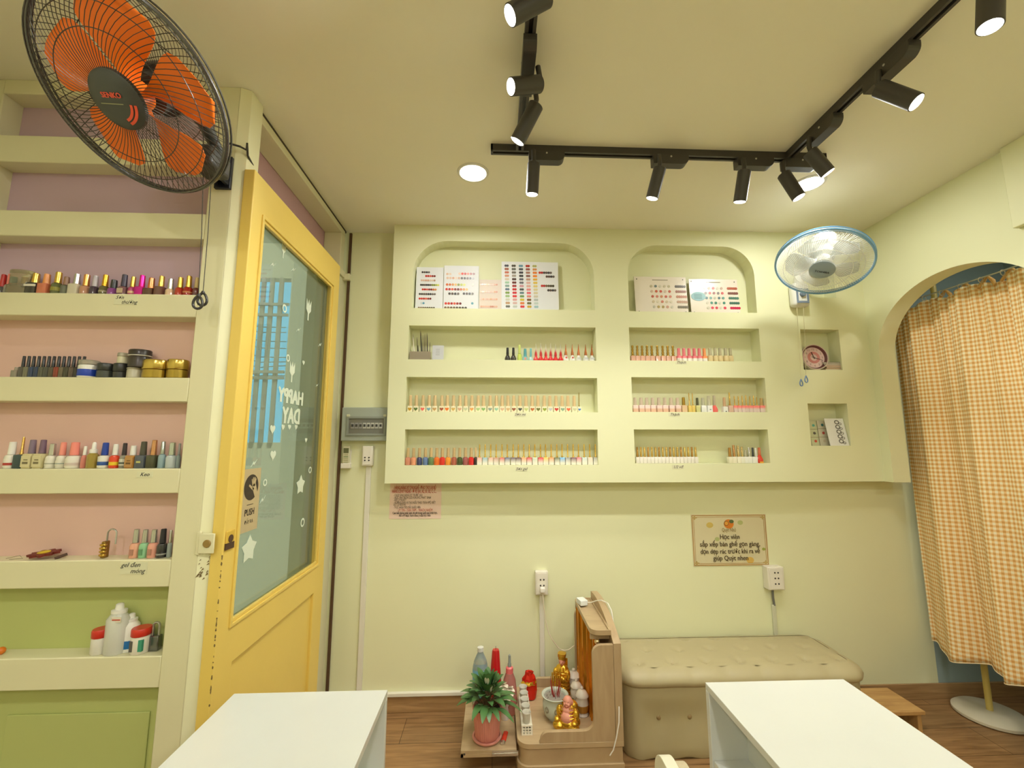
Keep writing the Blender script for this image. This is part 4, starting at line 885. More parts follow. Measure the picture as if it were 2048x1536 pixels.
for x0, n, y, c in ((525, 2, 502, SKIN), (640, 6, 497, SKIN[:1] + REDS), (528, 10, 538, SKIN + DRK), (525, 7, 598, ORG + GRN), (522, 8, 640, REDS + ORG), (550, 4, 680, DRK), (685, 4, 678, DRK), (518, 6, 768, REDS), (765, 1, 765, [(90, 150, 170)]), (515, 8, 806, BRW), (768, 1, 598, [(206, 200, 190)])):
    R_ += zrow(x0, n, y, c, 27, 886, 957, 531, 618.5)
dots(t, F, w_, h_, R_, .0076)
t, F, w_, h_ = card(958, 1003, 559, 618.5, zA, YB + .042, 'small card of pinkish nail swatches between the two large colour cards', 'colour card', mat((222, 208, 196), .6))
dots(t, F, w_, h_, [(.1 + .085 * k, .84 - .235 * j, rnd.choice([(206, 150, 120), (214, 166, 140), (190, 120, 96), (200, 140, 90)])) for j in range(4) for k in range(9)], .0062)
t, F, w_, h_ = card(1003, 1118, 523, 620, zA, YB + .040, 'largest white colour card with five columns of paired swatches', 'colour card')
cols5 = [[(80, 80, 96), (160, 90, 66), (206, 116, 90), (214, 150, 120), (214, 200, 180), (160, 200, 170), (130, 160, 150), (100, 120, 140), (130, 160, 80), (160, 190, 130), (206, 206, 190), (190, 150, 110), (110, 110, 104)],
         [(90, 84, 76), (106, 106, 100), (120, 116, 106), (170, 160, 150), (84, 60, 56), (110, 50, 46), (170, 50, 50), (206, 50, 50), (214, 56, 66), (226, 60, 60), (222, 160, 160), (214, 180, 176), (190, 196, 190)],
         [(110, 150, 170), (76, 80, 90), (60, 60, 70), (56, 56, 62), (96, 96, 112), (110, 110, 120), (206, 150, 160), (80, 90, 90), (100, 130, 140), (110, 150, 90), (214, 190, 50), (230, 130, 70), (226, 60, 70)],
         [(190, 50, 46), (160, 90, 80), (170, 120, 106), (140, 90, 86), (190, 150, 130), (222, 180, 170), (222, 170, 160), (226, 140, 140), (230, 110, 120), (222, 140, 130), (130, 90, 60), (110, 110, 70), (206, 170, 60)],
         [(180, 180, 110), (222, 150, 90), (232, 130, 50), (240, 140, 50), (230, 176, 60), (226, 196, 90), (226, 206, 130), (222, 210, 160), (216, 206, 170), (206, 200, 180), (180, 190, 190), (196, 210, 206), (160, 196, 206)]]
R_ = []
for j, xx in enumerate((1085, 1152, 1220, 1285, 1350)):
    for k in range(13):
        for dx in (-9, 9): R_ += [((780 + (xx + dx + k * 1.0) / 4.655 - 1003) / 115, (620 - (440 + (425 + 31 * k) / 4.655)) / 97, cols5[j][k])]
for x0, n, y, c in ((1398, 6, 485, REDS[:2] + DRK), (1465, 4, 520, DRK[1:]), (1418, 6, 606, REDS[:2] + BRW), (1478, 4, 646, DRK)): R_ += zrow(x0, n, y, c, 21, 1003, 1118, 523, 620)
dots(t, F, w_, h_, R_, .0076)
# acrylic boards, right arch
SCR = metal((90, 84, 76))
def board(px0, px1, py0, py1, label, rowsC, sidec, extra=None, Yb=YB + .04):
    t, F, w_, h_ = card(px0, px1, py0, py1, zR, Yb, label, 'sample board', mat((232, 222, 208), .25, coat=.5), name='sample_board', th=.004)
    R_ = []
    for j in range(5):
        for k in range(5): R_.append((.32 + .085 * k + j * .008, .74 - .14 * j, rowsC[j][k % len(rowsC[j])]))
        for k in range(5): R_.append((.80 + .04 * k + j * .006, .74 - .14 * j, sidec[j]))
    dots(t, F, w_, h_, R_, .0085, 'sample_chips')
    dots(t, F, w_, h_, [(.05, .93, (80, 76, 70)), (.94, .93, (80, 76, 70)), (.06, .05, (80, 76, 70)), (.95, .05, (80, 76, 70))], .0035, 'screw_heads')
    MB().plate([(.35, .90), (.65, .90), (.65, .925), (.35, .925)], [], .0004, .001, F).build('heading_line', mat((170, 160, 140), .6), t, smooth=False)
    return t, F
G5 = [(190, 180, 150), (110, 130, 130), (206, 200, 180), (200, 190, 160)]
board(1272, 1377, 553, 620.5, 'sample board with greyish and coral half-moon chips, left one of the pair', [G5, [(206, 180, 160), (200, 100, 70), (206, 96, 80)], [(196, 100, 84), (206, 130, 110), (206, 140, 100)], [(206, 190, 160), (216, 206, 180), (206, 130, 110)], [(200, 196, 180), (180, 160, 100), (170, 150, 90), (200, 150, 130)]],
      [(90, 80, 60), (150, 90, 60), (190, 120, 80), (190, 150, 120), (110, 100, 70)])
t, F = board(1383, 1481, 558, 622, 'sample board with green and red chips and a pale blue sticker', [[(200, 190, 170), (190, 160, 140), (206, 90, 80)], [(120, 110, 110), (206, 90, 90), (160, 90, 90)], [(70, 110, 120), (90, 150, 140), (180, 180, 160)], [(206, 200, 180), (40, 130, 110), (30, 120, 90)], [(206, 200, 180), (222, 60, 90), (206, 50, 70)]],
      [(180, 90, 60), (130, 80, 70), (70, 120, 100), (60, 110, 90), (206, 30, 80)])
MB().plate([(.17 + .15 * math.cos(q), .50 + .13 * math.sin(q)) for q in [2 * PI * i / 20 for i in range(20)]], [], .0015, .002, F).build('sticker', mat((160, 204, 214), .5), t, smooth=False)
for j in range(4): MB().plate([(.08, .43 + .04 * j), (.24, .43 + .04 * j), (.24, .44 + .04 * j), (.08, .44 + .04 * j)], [], .0021, .0024, F).build('sticker_line', mat((90, 130, 140), .6), t, smooth=False)
# brush holder with brushes
a = oy(820, 719, Yn); b = oy(861, 719, Yn); zt = oy(840, 704, Yn).z; zb = NB('L1')
bh = thing('brush_holder', 'ribbed clear brush holder at the left end of the uppermost niche', 'brush holder', ((a.x + b.x) / 2, Yn, zb))
g = MB().plate(rrect(a.x, b.x, Yn - .016, Yn + .016), [rrect(a.x + .003, b.x - .003, Yn - .013, Yn + .013)], zb + .003, zt, lambda u_, v, w: (u_, v, w)).box(a.x, b.x, Yn - .016, Yn + .016, zb, zb + .003)
for k in range(20): x = a.x + (b.x - a.x) * (k + .5) / 20; g.box(x - .0012, x + .0012, Yn - .0175, Yn - .016, zb, zt)
g.build('holder_body', mat((206, 190, 158), .3, trans=.5), bh, smooth=False)
for k, (px, ytip, xb, c, rr) in enumerate(((826, 672, 829, (232, 226, 206), .0028), (826.5, 668, 828, (190, 120, 90), .002), (834, 674, 836, (96, 92, 50), .0024), (836, 690, 837, (50, 56, 34), .003), (841, 661, 844, (46, 44, 36), .0036), (846, 670, 846, (120, 110, 84), .0022), (850, 668, 850, (90, 76, 54), .0026), (854, 666, 855, (60, 46, 40), .003), (860, 684, 859, (96, 70, 60), .002), (822, 700, 822, (110, 116, 90), .002))):
    P0 = oy(xb, 716, Yn + .004 * (k % 3 - 1)); P1 = oy(px, ytip, Yn + .006 * (k % 3 - 1)); t = thing('nail_brush', '%s nail brush, %s of those standing in the holder' % (['cream tipped', 'copper', 'olive', 'dark green', 'thick black', 'grey-brown', 'brown', 'dark slim', 'short plum', 'stubby grey'][k], ['first', 'second', 'third', 'fourth', 'fifth', 'sixth', 'seventh', 'eighth', 'ninth', 'last'][k]), 'brush', (P0.x, P0.y, zb), 'brushes in the holder')
    P0 = Vector((P0.x, P0.y, zb + .006)); M_ = P0.lerp(P1, .8)
    MB().tube([P0, P0.lerp(P1, .4), M_], [rr, rr * 1.15, rr * .8], 8).build('handle', mat(c, .35), t)
    MB().tube([M_, M_.lerp(P1, .5), P1], [rr * .8, rr * .6, rr * .15], 8).build('bristles', mat((70, 56, 40) if k else (236, 230, 214), .7), t)
a = oy(864, 719, Yn); b = oy(887, 719, Yn); cw = thing('price_card', 'small pale grey card standing right of the brush holder', 'card', ((a.x + b.x) / 2, Yn, zb))
F_ = lambda u_, v, w: (a.x + (b.x - a.x) * u_, Yn + .01 * v - w, zb + (oy(870, 690, Yn).z - zb) * v)
MB().plate([(0, 0), (1, 0), (1, 1), (0, 1)], [], 0, .001, F_).build('card', mat((200, 202, 206), .5), cw, smooth=False)
g = MB()
for k in range(4): g.plate([(.3, .72 - .12 * k), (.65, .72 - .12 * k), (.65, .745 - .12 * k), (.3, .745 - .12 * k)], [], .0011, .0014, F_)
g.build('card_print', mat((140, 140, 140), .6), cw, smooth=False)
a = oy(950, 719, Yn - .01); b = oy(987, 719, Yn - .01)
tag(MB().box(a.x, b.x, Yn - .02, Yn + .02, zb, zb + .004).box(a.x + .004, b.x - .004, Yn - .016, Yn + .016, zb + .004, zb + .007).build('nail_tray', mat((226, 226, 190), .4), bevel=.0015), 'thin pale tray lying in the middle of the uppermost left niche', 'tray')
# clock
zc = NI['C1'][2] + .0005; cc = oy(1627, 712, YB + .03); rc_ = cc.z - zc
if rc_ < .06: rc_ = .08
rc_ = .079; cx_ = oy(1627, 712, YB + .03).x
ck = thing('alarm_clock', 'round pink clock with dark inner rim leaning in the small middle niche', 'clock', (cx_, YB + .03, zc))
CN = Vector((-.05, -1, .10)).normalized(); CT = frame((cx_, YB + .022, zc + rc_ * 1.0), CN)
MB().lathe([(rc_ * .6, -.03), (rc_ * .96, -.026), (rc_, -.01), (rc_, .004), (rc_ * .96, .008), (rc_ * .92, .004), (rc_ * .9, -.006)], 48, T=CT, closed=True).build('clock_case', mat((226, 210, 196), .35), ck)
MB().lathe([(rc_ * .915, .0045), (rc_ * .90, -.0075), (rc_ * .8, -.0085), (rc_ * .8, -.01)], 48, T=CT, closed=True).build('inner_rim', mat((112, 66, 66), .4), ck)
MB().lathe([(.001, -.0078), (rc_ * .8, -.0078), (rc_ * .8, -.0095)], 48, T=CT).build('clock_face', mat((222, 190, 184), .5), ck)
g = MB(); T2 = CT @ Matrix.Translation((0, 0, -.0074)); g.lathe([(rc_ * .26, 0), (rc_ * .26, .0006), (rc_ * .46, .0006), (rc_ * .46, 0)], 40, T=T2, closed=True); g.build('pink_ring', mat((206, 130, 124), .5), ck)
rxv = CT.to_3x3() @ Vector((1, 0, 0)); sgn = 1 if rxv.x > 0 else -1
for k in range(1, 13):
    a_ = PI / 2 - k * PI / 6; LTc = CT.copy(); loc = CT @ Vector((sgn * math.cos(a_) * rc_ * .64, (1 if (CT.to_3x3() @ Vector((0, 1, 0))).z > 0 else -1) * math.sin(a_) * rc_ * .64, -.0070))
    ex = Vector((1, 0, 0)); ex = (ex - CN * ex.dot(CN)).normalized(); ey = CN.cross(ex)
    Lk = Matrix((ex, ey, CN)).transposed().to_4x4(); Lk.translation = loc
    text('numeral', str(k), .017, mat((120, 92, 80), .6), ck, Lk)
def hand(ang, l, wd, nm_):
    g = MB(); T3 = Lk.copy(); T3.translation = CT @ Vector((0, 0, -.0055)); T3 = T3 @ Matrix.Rotation(ang, 4, 'Z')
    g.box(-l * .25, l, -wd, wd, 0, .0008, T=T3); g.build(nm_, mat((54, 40, 36), .5), ck)
hand(math.radians(108), rc_ * .45, .0018, 'hour_hand'); hand(math.radians(-20), rc_ * .68, .0011, 'minute_hand')
x0 = oy(1648, 738, YB + .03).x; x1 = oy(1684, 738, YB + .02).x
for k, (c, nm_) in enumerate((((196, 150, 90), 'bottom tan'), ((150, 96, 40), 'rust brown'), ((206, 150, 110), 'salmon'), ((150, 146, 140), 'grey'), ((120, 122, 110), 'topmost dark grey'))):
    z0 = zc + .0095 * k; dx = (-.004, .003, -.002, -.008, -.012)[k]
    bk = thing('booklet', '%s booklet in the small pile beside the pink clock' % nm_, 'booklet', ((x0 + x1) / 2, YB + .04, z0), 'booklets beside the clock')
    MB().box(x0 + dx, x1 + dx, YB + .012, YB + .075, z0, z0 + .009).build('pages', mat((206, 196, 176), .7), bk)
    MB().box(x0 + dx - .001, x1 + dx + .001, YB + .0105, YB + .076, z0 + .0075, z0 + .0093).box(x0 + dx - .001, x1 + dx + .001, YB + .0105, YB + .076, z0, z0 + .0012).build('cover', mat(c, .5), bk)
# lower square niche: nail sheets and white card
zc2 = NI['C2'][2] + .0005
k = 0
for (px0, px1, yt, yb_, c, cm, Yb, nm_) in ((1622, 1633, 846, 889, (206, 186, 156), (150, 60, 60), YB + .062, 'mostly hidden reddish'), (1624, 1641, 842, 889, (206, 208, 170), (110, 190, 170), YB + .054, 'left tall green-topped'), (1641, 1660, 841, 889, (214, 206, 180), (200, 80, 80), YB + .047, 'middle red and teal')):
    t, F, w_, h_ = card(px0, px1, yt, yb_, zc2, Yb, '%s packet of nail stickers in the lowest square niche' % nm_, 'sticker packet', mat(c, .4), .012, 'sticker_packet')
    cs_ = [(100, 180, 165), (90, 90, 84), (206, 90, 70)] if k != 2 else [(60, 120, 120), (190, 80, 70), (206, 190, 160)]
    dots(t, F, w_, h_, [(.5, .82 - .32 * j, cs_[j]) for j in range(3)], .008, 'sticker_print')
    g = MB()
    for j in (.33, .66): g.plate([(0, j), (1, j), (1, j + .015), (0, j + .015)], [], .0003, .0008, F)
    g.build('packet_seam', mat((150, 130, 90), .5), t, smooth=False); k += 1
t, F, w_, h_ = card(1661, 1699, 837, 890, zc2, YB + .006, 'white card with a column of five looped drawings in the lowest square niche', 'card', mat((232, 232, 228), .5), .03, 'drawing_card')
g = MB()
for j in range(5):
    for (cu, cv, r_) in ((.62, .86 - .175 * j, .13), (.78, .80 - .175 * j, .075)):
        g.plate([(cu + r_ * math.cos(q), cv + r_ * .62 * math.sin(q)) for q in [PI * i / 8 for i in range(16)]], [[(cu + r_ * .62 * math.cos(q), cv + r_ * .36 * math.sin(q)) for q in [PI * i / 8 for i in range(16)]]], .0004, .001, F)
g.build('loop_drawing', mat((110, 108, 102), .6), t, smooth=False)
# ================================================================ BACK WALL FITTINGS
YF = YW
a, b = oy(691, 882, YF - .05), oy(771, 815, YF - .05)
BXm = mat((164, 172, 160), .45); bz0, bz1 = a.z, b.z; bx0, bx1 = -.862, -.602
bb = thing('breaker_box', 'grey electrical breaker box with smoked window left of the niche wall', 'breaker box', ((bx0 + bx1) / 2, YF, bz0))
MB().box(bx0, bx1, YF - .05, YF, bz0, bz1).build('box_shell', BXm, bb, bevel=.004)
wz0, wz1 = bz0 + .03, bz0 + .138
MB().plate(rrect(bx0 + .03, bx1 - .01, wz0, wz1), [rrect(bx0 + .042, bx1 - .022, wz0 + .012, wz1 - .012)], YF - .058, YF - .05, lambda u_, v, w: (u_, w, v)).build('window_frame', mat((140, 146, 136), .4), bb, smooth=False, bevel=.001)
MB().box(bx0 + .042, bx1 - .022, YF - .052, YF - .0505, wz0 + .012, wz1 - .012).build('smoked_window', mat((120, 120, 112), .15), bb)
for k in range(8):
    x = bx0 + .054 + .0225 * k; big = k < 3
    MB().box(x, x + .019, YF - .056, YF - .052, wz0 + .04, wz0 + .072).build('breaker', mat((190, 190, 180) if not big else (150, 150, 146), .4), bb)
    MB().box(x + .004, x + .015, YF - .059, YF - .056, wz0 + .05, wz0 + .064).build('toggle', mat((60, 62, 60), .4), bb)
for x in (bx0 + .035, bx1 - .02): MB().box(x - .006, x + .012, YF - .06, YF - .05, wz1 - .002, wz1 + .012).build('catch', mat((206, 206, 176), .4), bb, bevel=.002)
a, b = oy(682, 937, YF - .02), oy(703, 892, YF - .02)
rh = thing('remote_holder', 'white wall holder cradling the air conditioner remote below the breaker box', 'remote holder', ((a.x + b.x) / 2, YF, a.z))
MB().box(a.x, b.x, YF - .032, YF - .001, a.z, a.z + .03).box(a.x + .004, b.x - .004, YF - .008, YF - .001, a.z + .03, b.z - .02).build('cradle', mat((232, 226, 214), .35), rh, bevel=.003)
rm = thing('remote_control', 'off-white air conditioner remote with grey display standing in its wall holder', 'remote', ((a.x + b.x) / 2, YF - .018, a.z + .03), None)
MB().box(a.x + .007, b.x - .007, YF - .027, YF - .010, a.z + .0305, b.z).build('remote_body', mat((214, 210, 180), .4), rm, bevel=.003)
MB().box(a.x + .012, b.x - .012, YF - .0285, YF - .027, b.z - .04, b.z - .012).build('display', mat((110, 112, 78), .25), rm)
for j in range(5): MB().box(a.x + .014, b.x - .014, YF - .0283, YF - .027, b.z - .052 - .011 * j, b.z - .047 - .011 * j).build('button', mat((176, 172, 130) if j != 1 else (120, 140, 90), .5), rm)
def socket(px0, py0, px1, py1, label, holes_, D=.035):
    a, b = oy(px0, py1, YF - D), oy(px1, py0, YF - D); t = thing('power_socket', label, 'socket', ((a.x + b.x) / 2, YF, a.z))
    MB().box(a.x, b.x, YF - D, YF, a.z, b.z).build('socket_box', mat((228, 222, 206), .4), t, bevel=.004)
    w_, h_ = b.x - a.x, b.z - a.z
    MB().box(a.x + w_ * .12, b.x - w_ * .12, YF - D - .0025, YF - D, a.z + h_ * .06, b.z - h_ * .06).build('face_plate', mat((232, 226, 212), .35), t, bevel=.001)
    g = MB()
    for u, v in holes_: g.lathe([(.0045, 0), (.0045, .0012)], 12, T=frame((a.x + w_ * u, YF - D - .0024, a.z + h_ * v), (0, -1, 0)))
    o_ = g.build('socket_holes', mat((50, 44, 40), .7), t); o_['kind'] = 'stuff'
    return a, b
s1 = socket(723, 892, 746, 932, 'white double socket under the breaker box', [(u, v) for u in (.3, .68) for v in (.28, .42)])
s2 = socket(1071, 1143, 1096, 1191, 'white double socket with a plug and cable above the shrine', [(u, v) for u in (.4, .66) for v in (.42, .66)])
s3 = socket(1538, 1134, 1567, 1181, 'white triple socket right of the framed notice', [(u, v) for u in (.42, .62) for v in (.28, .52, .76)], .05)
def duct(xc, z0, z1, w_, label, d=.012, c=(226, 222, 206)): tag(MB().box(xc - w_ / 2, xc + w_ / 2, YF - d, YF - .0005, z0, z1).build('cable_duct', mat(c, .45), bevel=.002), label, 'cable duct')
duct((s1[0].x + s1[1].x) / 2 + .003, .101, s1[0].z + .01, .028, 'white vertical cable duct from the socket under the breaker box')
duct((s2[0].x + s2[1].x) / 2 + .002, .101, s2[0].z + .01, .026, 'pale vertical cable duct below the plugged-in socket')
duct((s3[0].x + s3[1].x) / 2 - .0, .30, s3[0].z - .09, .022, 'pale vertical cable duct dropping behind the ottoman', c=(206, 206, 180))
x_ = (s3[0].x + s3[1].x) / 2 - .002
tag(MB().tube([(x_, YF - .012, s3[0].z + .005), (x_ + .001, YF - .009, s3[0].z - .05), (x_ + .006, YF - .008, s3[0].z - .095)], .006, 8).build('grey_cable', mat((120, 120, 116), .5)), 'short grey cable between the triple socket and its duct', 'cable')
# pink notice
def poster(name, px0, py0, px1, py1, paper, label, zt=None):
    a, b = oy(px0, py1, YF - .002), oy(px1, py0, YF - .002); zt = zt or b.z
    t = thing(name, label, 'poster', ((a.x + b.x) / 2, YF, a.z)); MB().box(a.x, b.x, YF - .002, YF - .0005, a.z, zt).build('sheet', paper, t)
    return t, a, b
def line(t, s_, px0, px1, py, m, bold=0, hpx=7, Y=YF - .0045, nm_='printed_text'):
    A_, B_ = oy(px0, py, Y), oy(px1, py, Y); o_ = text(nm_, s_, hpx * .0042, m, t, FY(Y)((A_.x + B_.x) / 2, (A_.z + B_.z) / 2), bold=bold)
    xs = [v.co.x for v in o_.data.vertices]; k = (B_.x - A_.x) / (max(xs) - min(xs)); c = (max(xs) + min(xs)) / 2
    for v in o_.data.vertices: v.co.x = c + (v.co.x - c) * k
t, a, b = poster('pink_notice', 778, 972, 883, 1038, mat((240, 212, 196), .6), 'pale pink printed notice tucked under the left end of the niche wall', 1.235)
RD_ = mat((190, 70, 40), .6); IK = mat((92, 76, 56), .6); BK_ = mat((60, 46, 36), .6)
line(t, '- HÀNG NĂNG KÝ THI NGHỀ - ĐÀO TẠO LẠI BỘ', 787, 872, 975.5, RD_, .0006, 6.5)
line(t, 'HÀNG LỖI KỸ NGHỀ - Ở VŨ (A1, A2, B1, B2, C, C...', 784, 873, 983, RD_, .0006, 6.5)
for s_, x1_, y_ in (('- CHỤP ẢNH HÀNG KÝ TRƯỚC SAU', 845, 990.5), ('- HỌC PHÍ TRỌN GÓI KHÔNG PHÁT SINH', 862, 995.5), ('- HỌC LÝ THUYẾT', 812, 1000.5), ('- HƯỚNG DẪN VÀ TẠO KIỂU THEO TRÌNH ĐỘ: BIẾT', 871, 1005.5), ('HỌC LẠI MIỄN PHÍ', 811, 1010), ('- THỰC HÀNH TRÊN MẪU NHIỀU HƠN', 841, 1015)): line(t, s_, 787, x1_, y_, IK, 0, 4.4)
line(t, 'UY TÍN - TẬN TÂM - TRÁCH NHIỆM', 796, 865, 1020.5, RD_, .0, 5)
line(t, 'Cam kết không phát sinh chi phí trong suốt quá trình học,', 785, 875, 1026, BK_, .0004, 4.4); line(t, 'Hỗ trợ thực hành theo ý của học viên', 798, 861, 1031, BK_, .0004, 4.4)
t, a, b = poster('framed_notice', 1387, 1028, 1531, 1133, mat((214, 204, 166), .5), 'cream printed notice with an orange fruit emblem and thin gold border')
BR_ = mat((172, 128, 60), .5)
w_, h_ = b.x - a.x, b.z - a.z
MB().plate(rrect(a.x + .004, b.x - .004, a.z + .004, b.z - .004), [rrect(a.x + .008, b.x - .008, a.z + .008, b.z - .008)], YF - .003, YF - .002, lambda u_, v, w: (u_, w, v)).plate(rrect(a.x + .014, b.x - .014, a.z + .014, b.z - .014), [rrect(a.x + .016, b.x - .016, a.z + .016, b.z - .016)], YF - .003, YF - .002, lambda u_, v, w: (u_, w, v)).build('gold_border', BR_, t, smooth=False)
g = MB()
for cx2, cz2 in ((a.x + .02, b.z - .018), (b.x - .02, b.z - .018), (a.x + .02, a.z + .018), (b.x - .02, a.z + .018)):
    g.plate([(cx2 + .012 * math.cos(q) * (1 + .4 * math.cos(4 * q)), cz2 + .009 * math.sin(q) * (1 + .4 * math.cos(4 * q))) for q in [2 * PI * i / 24 for i in range(24)]], [], YF - .0036, YF - .003, lambda u_, v, w: (u_, w, v))
g.build('corner_ornament', mat((186, 160, 100), .5), t, smooth=False)
def disc(m_, cx2, cz2, rx_, rz_, dy, nm_):
    MB().plate([(cx2 + rx_ * math.cos(q), cz2 + rz_ * math.sin(q)) for q in [2 * PI * i / 24 for i in range(24)]], [], YF - .003 - dy, YF - .0022 - dy, lambda u_, v, w: (u_, w, v)).build(nm_, m_, t, smooth=False)
e0 = oy(1457, 1047, YF)
disc(mat((214, 124, 36), .5), e0.x, e0.z - .002, .029, .026, 0, 'fruit_emblem'); disc(mat((120, 76, 30), .5), e0.x - .015, e0.z + .002, .0135, .0135, .001, 'emblem_ring'); disc(mat((226, 160, 60), .5), e0.x - .015, e0.z + .002, .0105, .0105, .002, 'emblem_eye'); disc(mat((90, 104, 60), .5), e0.x + .016, e0.z + .012, .014, .010, .001, 'emblem_leaf')
for px, py, r_, c in ((1419, 1050, .02, (206, 180, 96)), (1480, 1045, .016, (180, 184, 120)), (1434, 1078, .014, (176, 182, 120)), (1500, 1120, .022, (214, 176, 90)), (1527, 1098, .01, (150, 160, 70))):
    q_ = oy(px, py, YF); disc(mat(c, .6), q_.x, q_.z, r_, r_ * .8, -.0003, 'floral_spot')
NT = mat((70, 52, 22), .6)
line(t, 'Quýt Nhỏ', 1444, 1472, 1060, mat((140, 116, 60), .6), 0, 7); line(t, 'Học viên', 1440, 1479, 1074, NT, .0007, 9)
line(t, 'sắp xếp bàn ghế gọn gàng,', 1400, 1520, 1088.5, NT, .0007, 9); line(t, 'dọn dẹp rác trước khi ra về', 1401, 1520, 1103, NT, .0007, 9); line(t, 'giúp Quýt nhen', 1427, 1497, 1116.5, NT, .0007, 9)
# ================================================================ TABLES
TT = mat((218, 220, 214), .3, coat=.2, name='white_laminate'); TE = mat((226, 214, 186), .5)
def table(x0, x1, side, label):
    t = thing('manicure_table', label, 'table', ((x0 + x1) / 2, .85, 0), None); y1, y0 = 1.302, .36
    MB().box(x0, x1, y0, y1, .732, .75).build('tabletop', TT, t, bevel=.0012)
    for yy in (y1 - .018, y0): MB().box(x0, x1, yy, yy + .018, 0, .731).build('end_panel', TT, t, bevel=.001)
    xi = x0 + .11 if side < 0 else x1 - .11
    MB().box(xi - .008, xi + .008, y0 + .018, y1 - .018, .56, .731).build('divider', TT, t)
    MB().box(x0 + .004, x1 - .004, y0 + .018, y1 - .018, .545, .56).build('shelf', TT, t, bevel=.001)
    xs_ = xi + (-.009 if side < 0 else .009)
    for yy, r_, zz in ((1.18, .008, .655),): MB().lathe([(r_, 0), (r_, .0015), (r_ * .5, .0016), (r_ * .45, .0006)], 16, T=frame((xs_, yy, zz), (side, 0, 0))).build('cam_fitting', mat((170, 160, 130), .4, .3), t)
table(-.702, -.289, 1, 'white manicure table in the left foreground in front of the yellow door'); table(.605, 1.012, -1, 'white manicure table in the right foreground in front of the ottoman')
# ================================================================ OTTOMAN
ot = thing('ottoman', 'long beige faux leather ottoman with buttoned top against the back wall', 'ottoman', (1.19, 2.31, 0))
OM = mat((178, 166, 128), .5, name='ottoman_leather', noise=.06, nscale=7, bump=.05)
ox0, ox1, oy0, oy1 = .60, 1.775, 2.115, 2.50; R = .085
def rr_loop(ins, n=56, wob=0, wobn=0):
    """rounded rectangle outline as a list of points spread evenly"""
    x0, x1, y0, y1 = ox0 + ins, ox1 - ins, oy0 + ins, oy1 - ins; r = max(R - ins, .01); P = []
    L = [('l', (x0 + r, y0), (x1 - r, y0)), ('a', (x1 - r, y0 + r), -PI / 2), ('l', (x1, y0 + r), (x1, y1 - r)), ('a', (x1 - r, y1 - r), 0), ('l', (x1 - r, y1), (x0 + r, y1)), ('a', (x0 + r, y1 - r), PI / 2), ('l', (x0, y1 - r), (x0, y0 + r)), ('a', (x0 + r, y0 + r), PI)]
    for k, a_, b_ in L:
        if k == 'l':
            m_ = 40 if abs(a_[0] - b_[0]) > .5 else 10
            P += [(a_[0] + (b_[0] - a_[0]) * i / m_, a_[1] + (b_[1] - a_[1]) * i / m_) for i in range(m_)]
        else: P += [(a_[0] + r * math.cos(b_ + PI / 2 * i / 8), a_[1] + r * math.sin(b_ + PI / 2 * i / 8)) for i in range(8)]
    return P
vs, fs = [], []; zs = [0, .02] + [.02 + .285 * i / 10 for i in range(1, 11)]
btn = [(.60 + .165 + .29 * k * .5 + .0, .17) for k in range(8)]
for j, z in enumerate(zs):
    for (x, y) in rr_loop(.006 if j else .012):
        dz = 0; dy = 0
        if y < oy0 + .03:
            for bx, bz in btn:
                d2 = ((x - bx) / .055) ** 2 + ((z - bz) / .07) ** 2; dy += .014 * math.exp(-d2)
            if j == 0: dz = .008 * (.5 + .5 * math.cos((x - ox0) * 2 * PI / .145))
        vs.append((x, y + dy, z + dz))
N = len(rr_loop(0))
for j in range(len(zs) - 1):
    for i in range(N): a_ = j * N + i; b_ = j * N + (i + 1) % N; fs.append((a_, b_, b_ + N, a_ + N))
fs.append(tuple(range(N))[::-1]); fs.append(tuple(range((len(zs) - 1) * N, len(zs) * N)))
MB().add(vs, fs).build('ottoman_base', OM, ot, ang=60)
for bx, bz in btn: MB().ball((bx, oy0 + .019, bz), .0105, 12, sc=(1, .5, 1)).build('side_button', mat((150, 126, 84), .5), ot)
# lid: grid height field with tufts
tuf = [(ox0 + .10 + .165 * k + (.08 if r_ % 2 else 0), oy0 + .085 + .115 * r_) for r_ in range(3) for k in range(7 if r_ % 2 == 0 else 6)]
vs, fs = [], []; lv = [(0.0, .306), (-.012, .318), (-.014, .334), (-.004, .352), (.016, .366), (.045, .374)]
for ins, z in lv:
    for i, (x, y) in enumerate(rr_loop(ins if ins >= 0 else ins)):
        pinch = 0
        if y < oy0 + .06 or x < ox0 + .05 or x > ox1 - .05:
            s_ = (x - ox0) if y < oy0 + .06 else (y - oy0); pinch = .008 * max(0, math.cos(s_ * 2 * PI / .165)) ** 6
        vs.append((x, y + (pinch if y < oy0 + .06 else 0), z - pinch * .9))
for j in range(len(lv) - 1):
    for i in range(N): a_ = j * N + i; b_ = j * N + (i + 1) % N; fs.append((a_, b_, b_ + N, a_ + N))
fs.append(tuple(range(N))[::-1])
g = MB().add(vs, fs)
ins = .045; NX, NY = 110, 34; vs, fs = [], []
def topz(x, y):
    z = .374 + .008 * min(1, min(x - ox0 - ins, ox1 - ins - x, y - oy0 - ins, oy1 - ins - y) / .05)
    for tx, ty in tuf: z -= .017 * math.exp(-(((x - tx) / .022) ** 2 + ((y - ty) / .022) ** 2)) + .0
    return z
for i in range(NX + 1):
    for j in range(NY + 1):
        x = ox0 + ins + (ox1 - ox0 - 2 * ins) * i / NX; y = oy0 + ins + (oy1 - oy0 - 2 * ins) * j / NY
        cr_ = R - ins
        vs.append((x, y, max(.36, topz(x, y)) if 0 < i < NX and 0 < j < NY else .372))
for i in range(NX):
    for j in range(NY): a_ = i * (NY + 1) + j; fs.append((a_, a_ + NY + 1, a_ + NY + 2, a_ + 1))
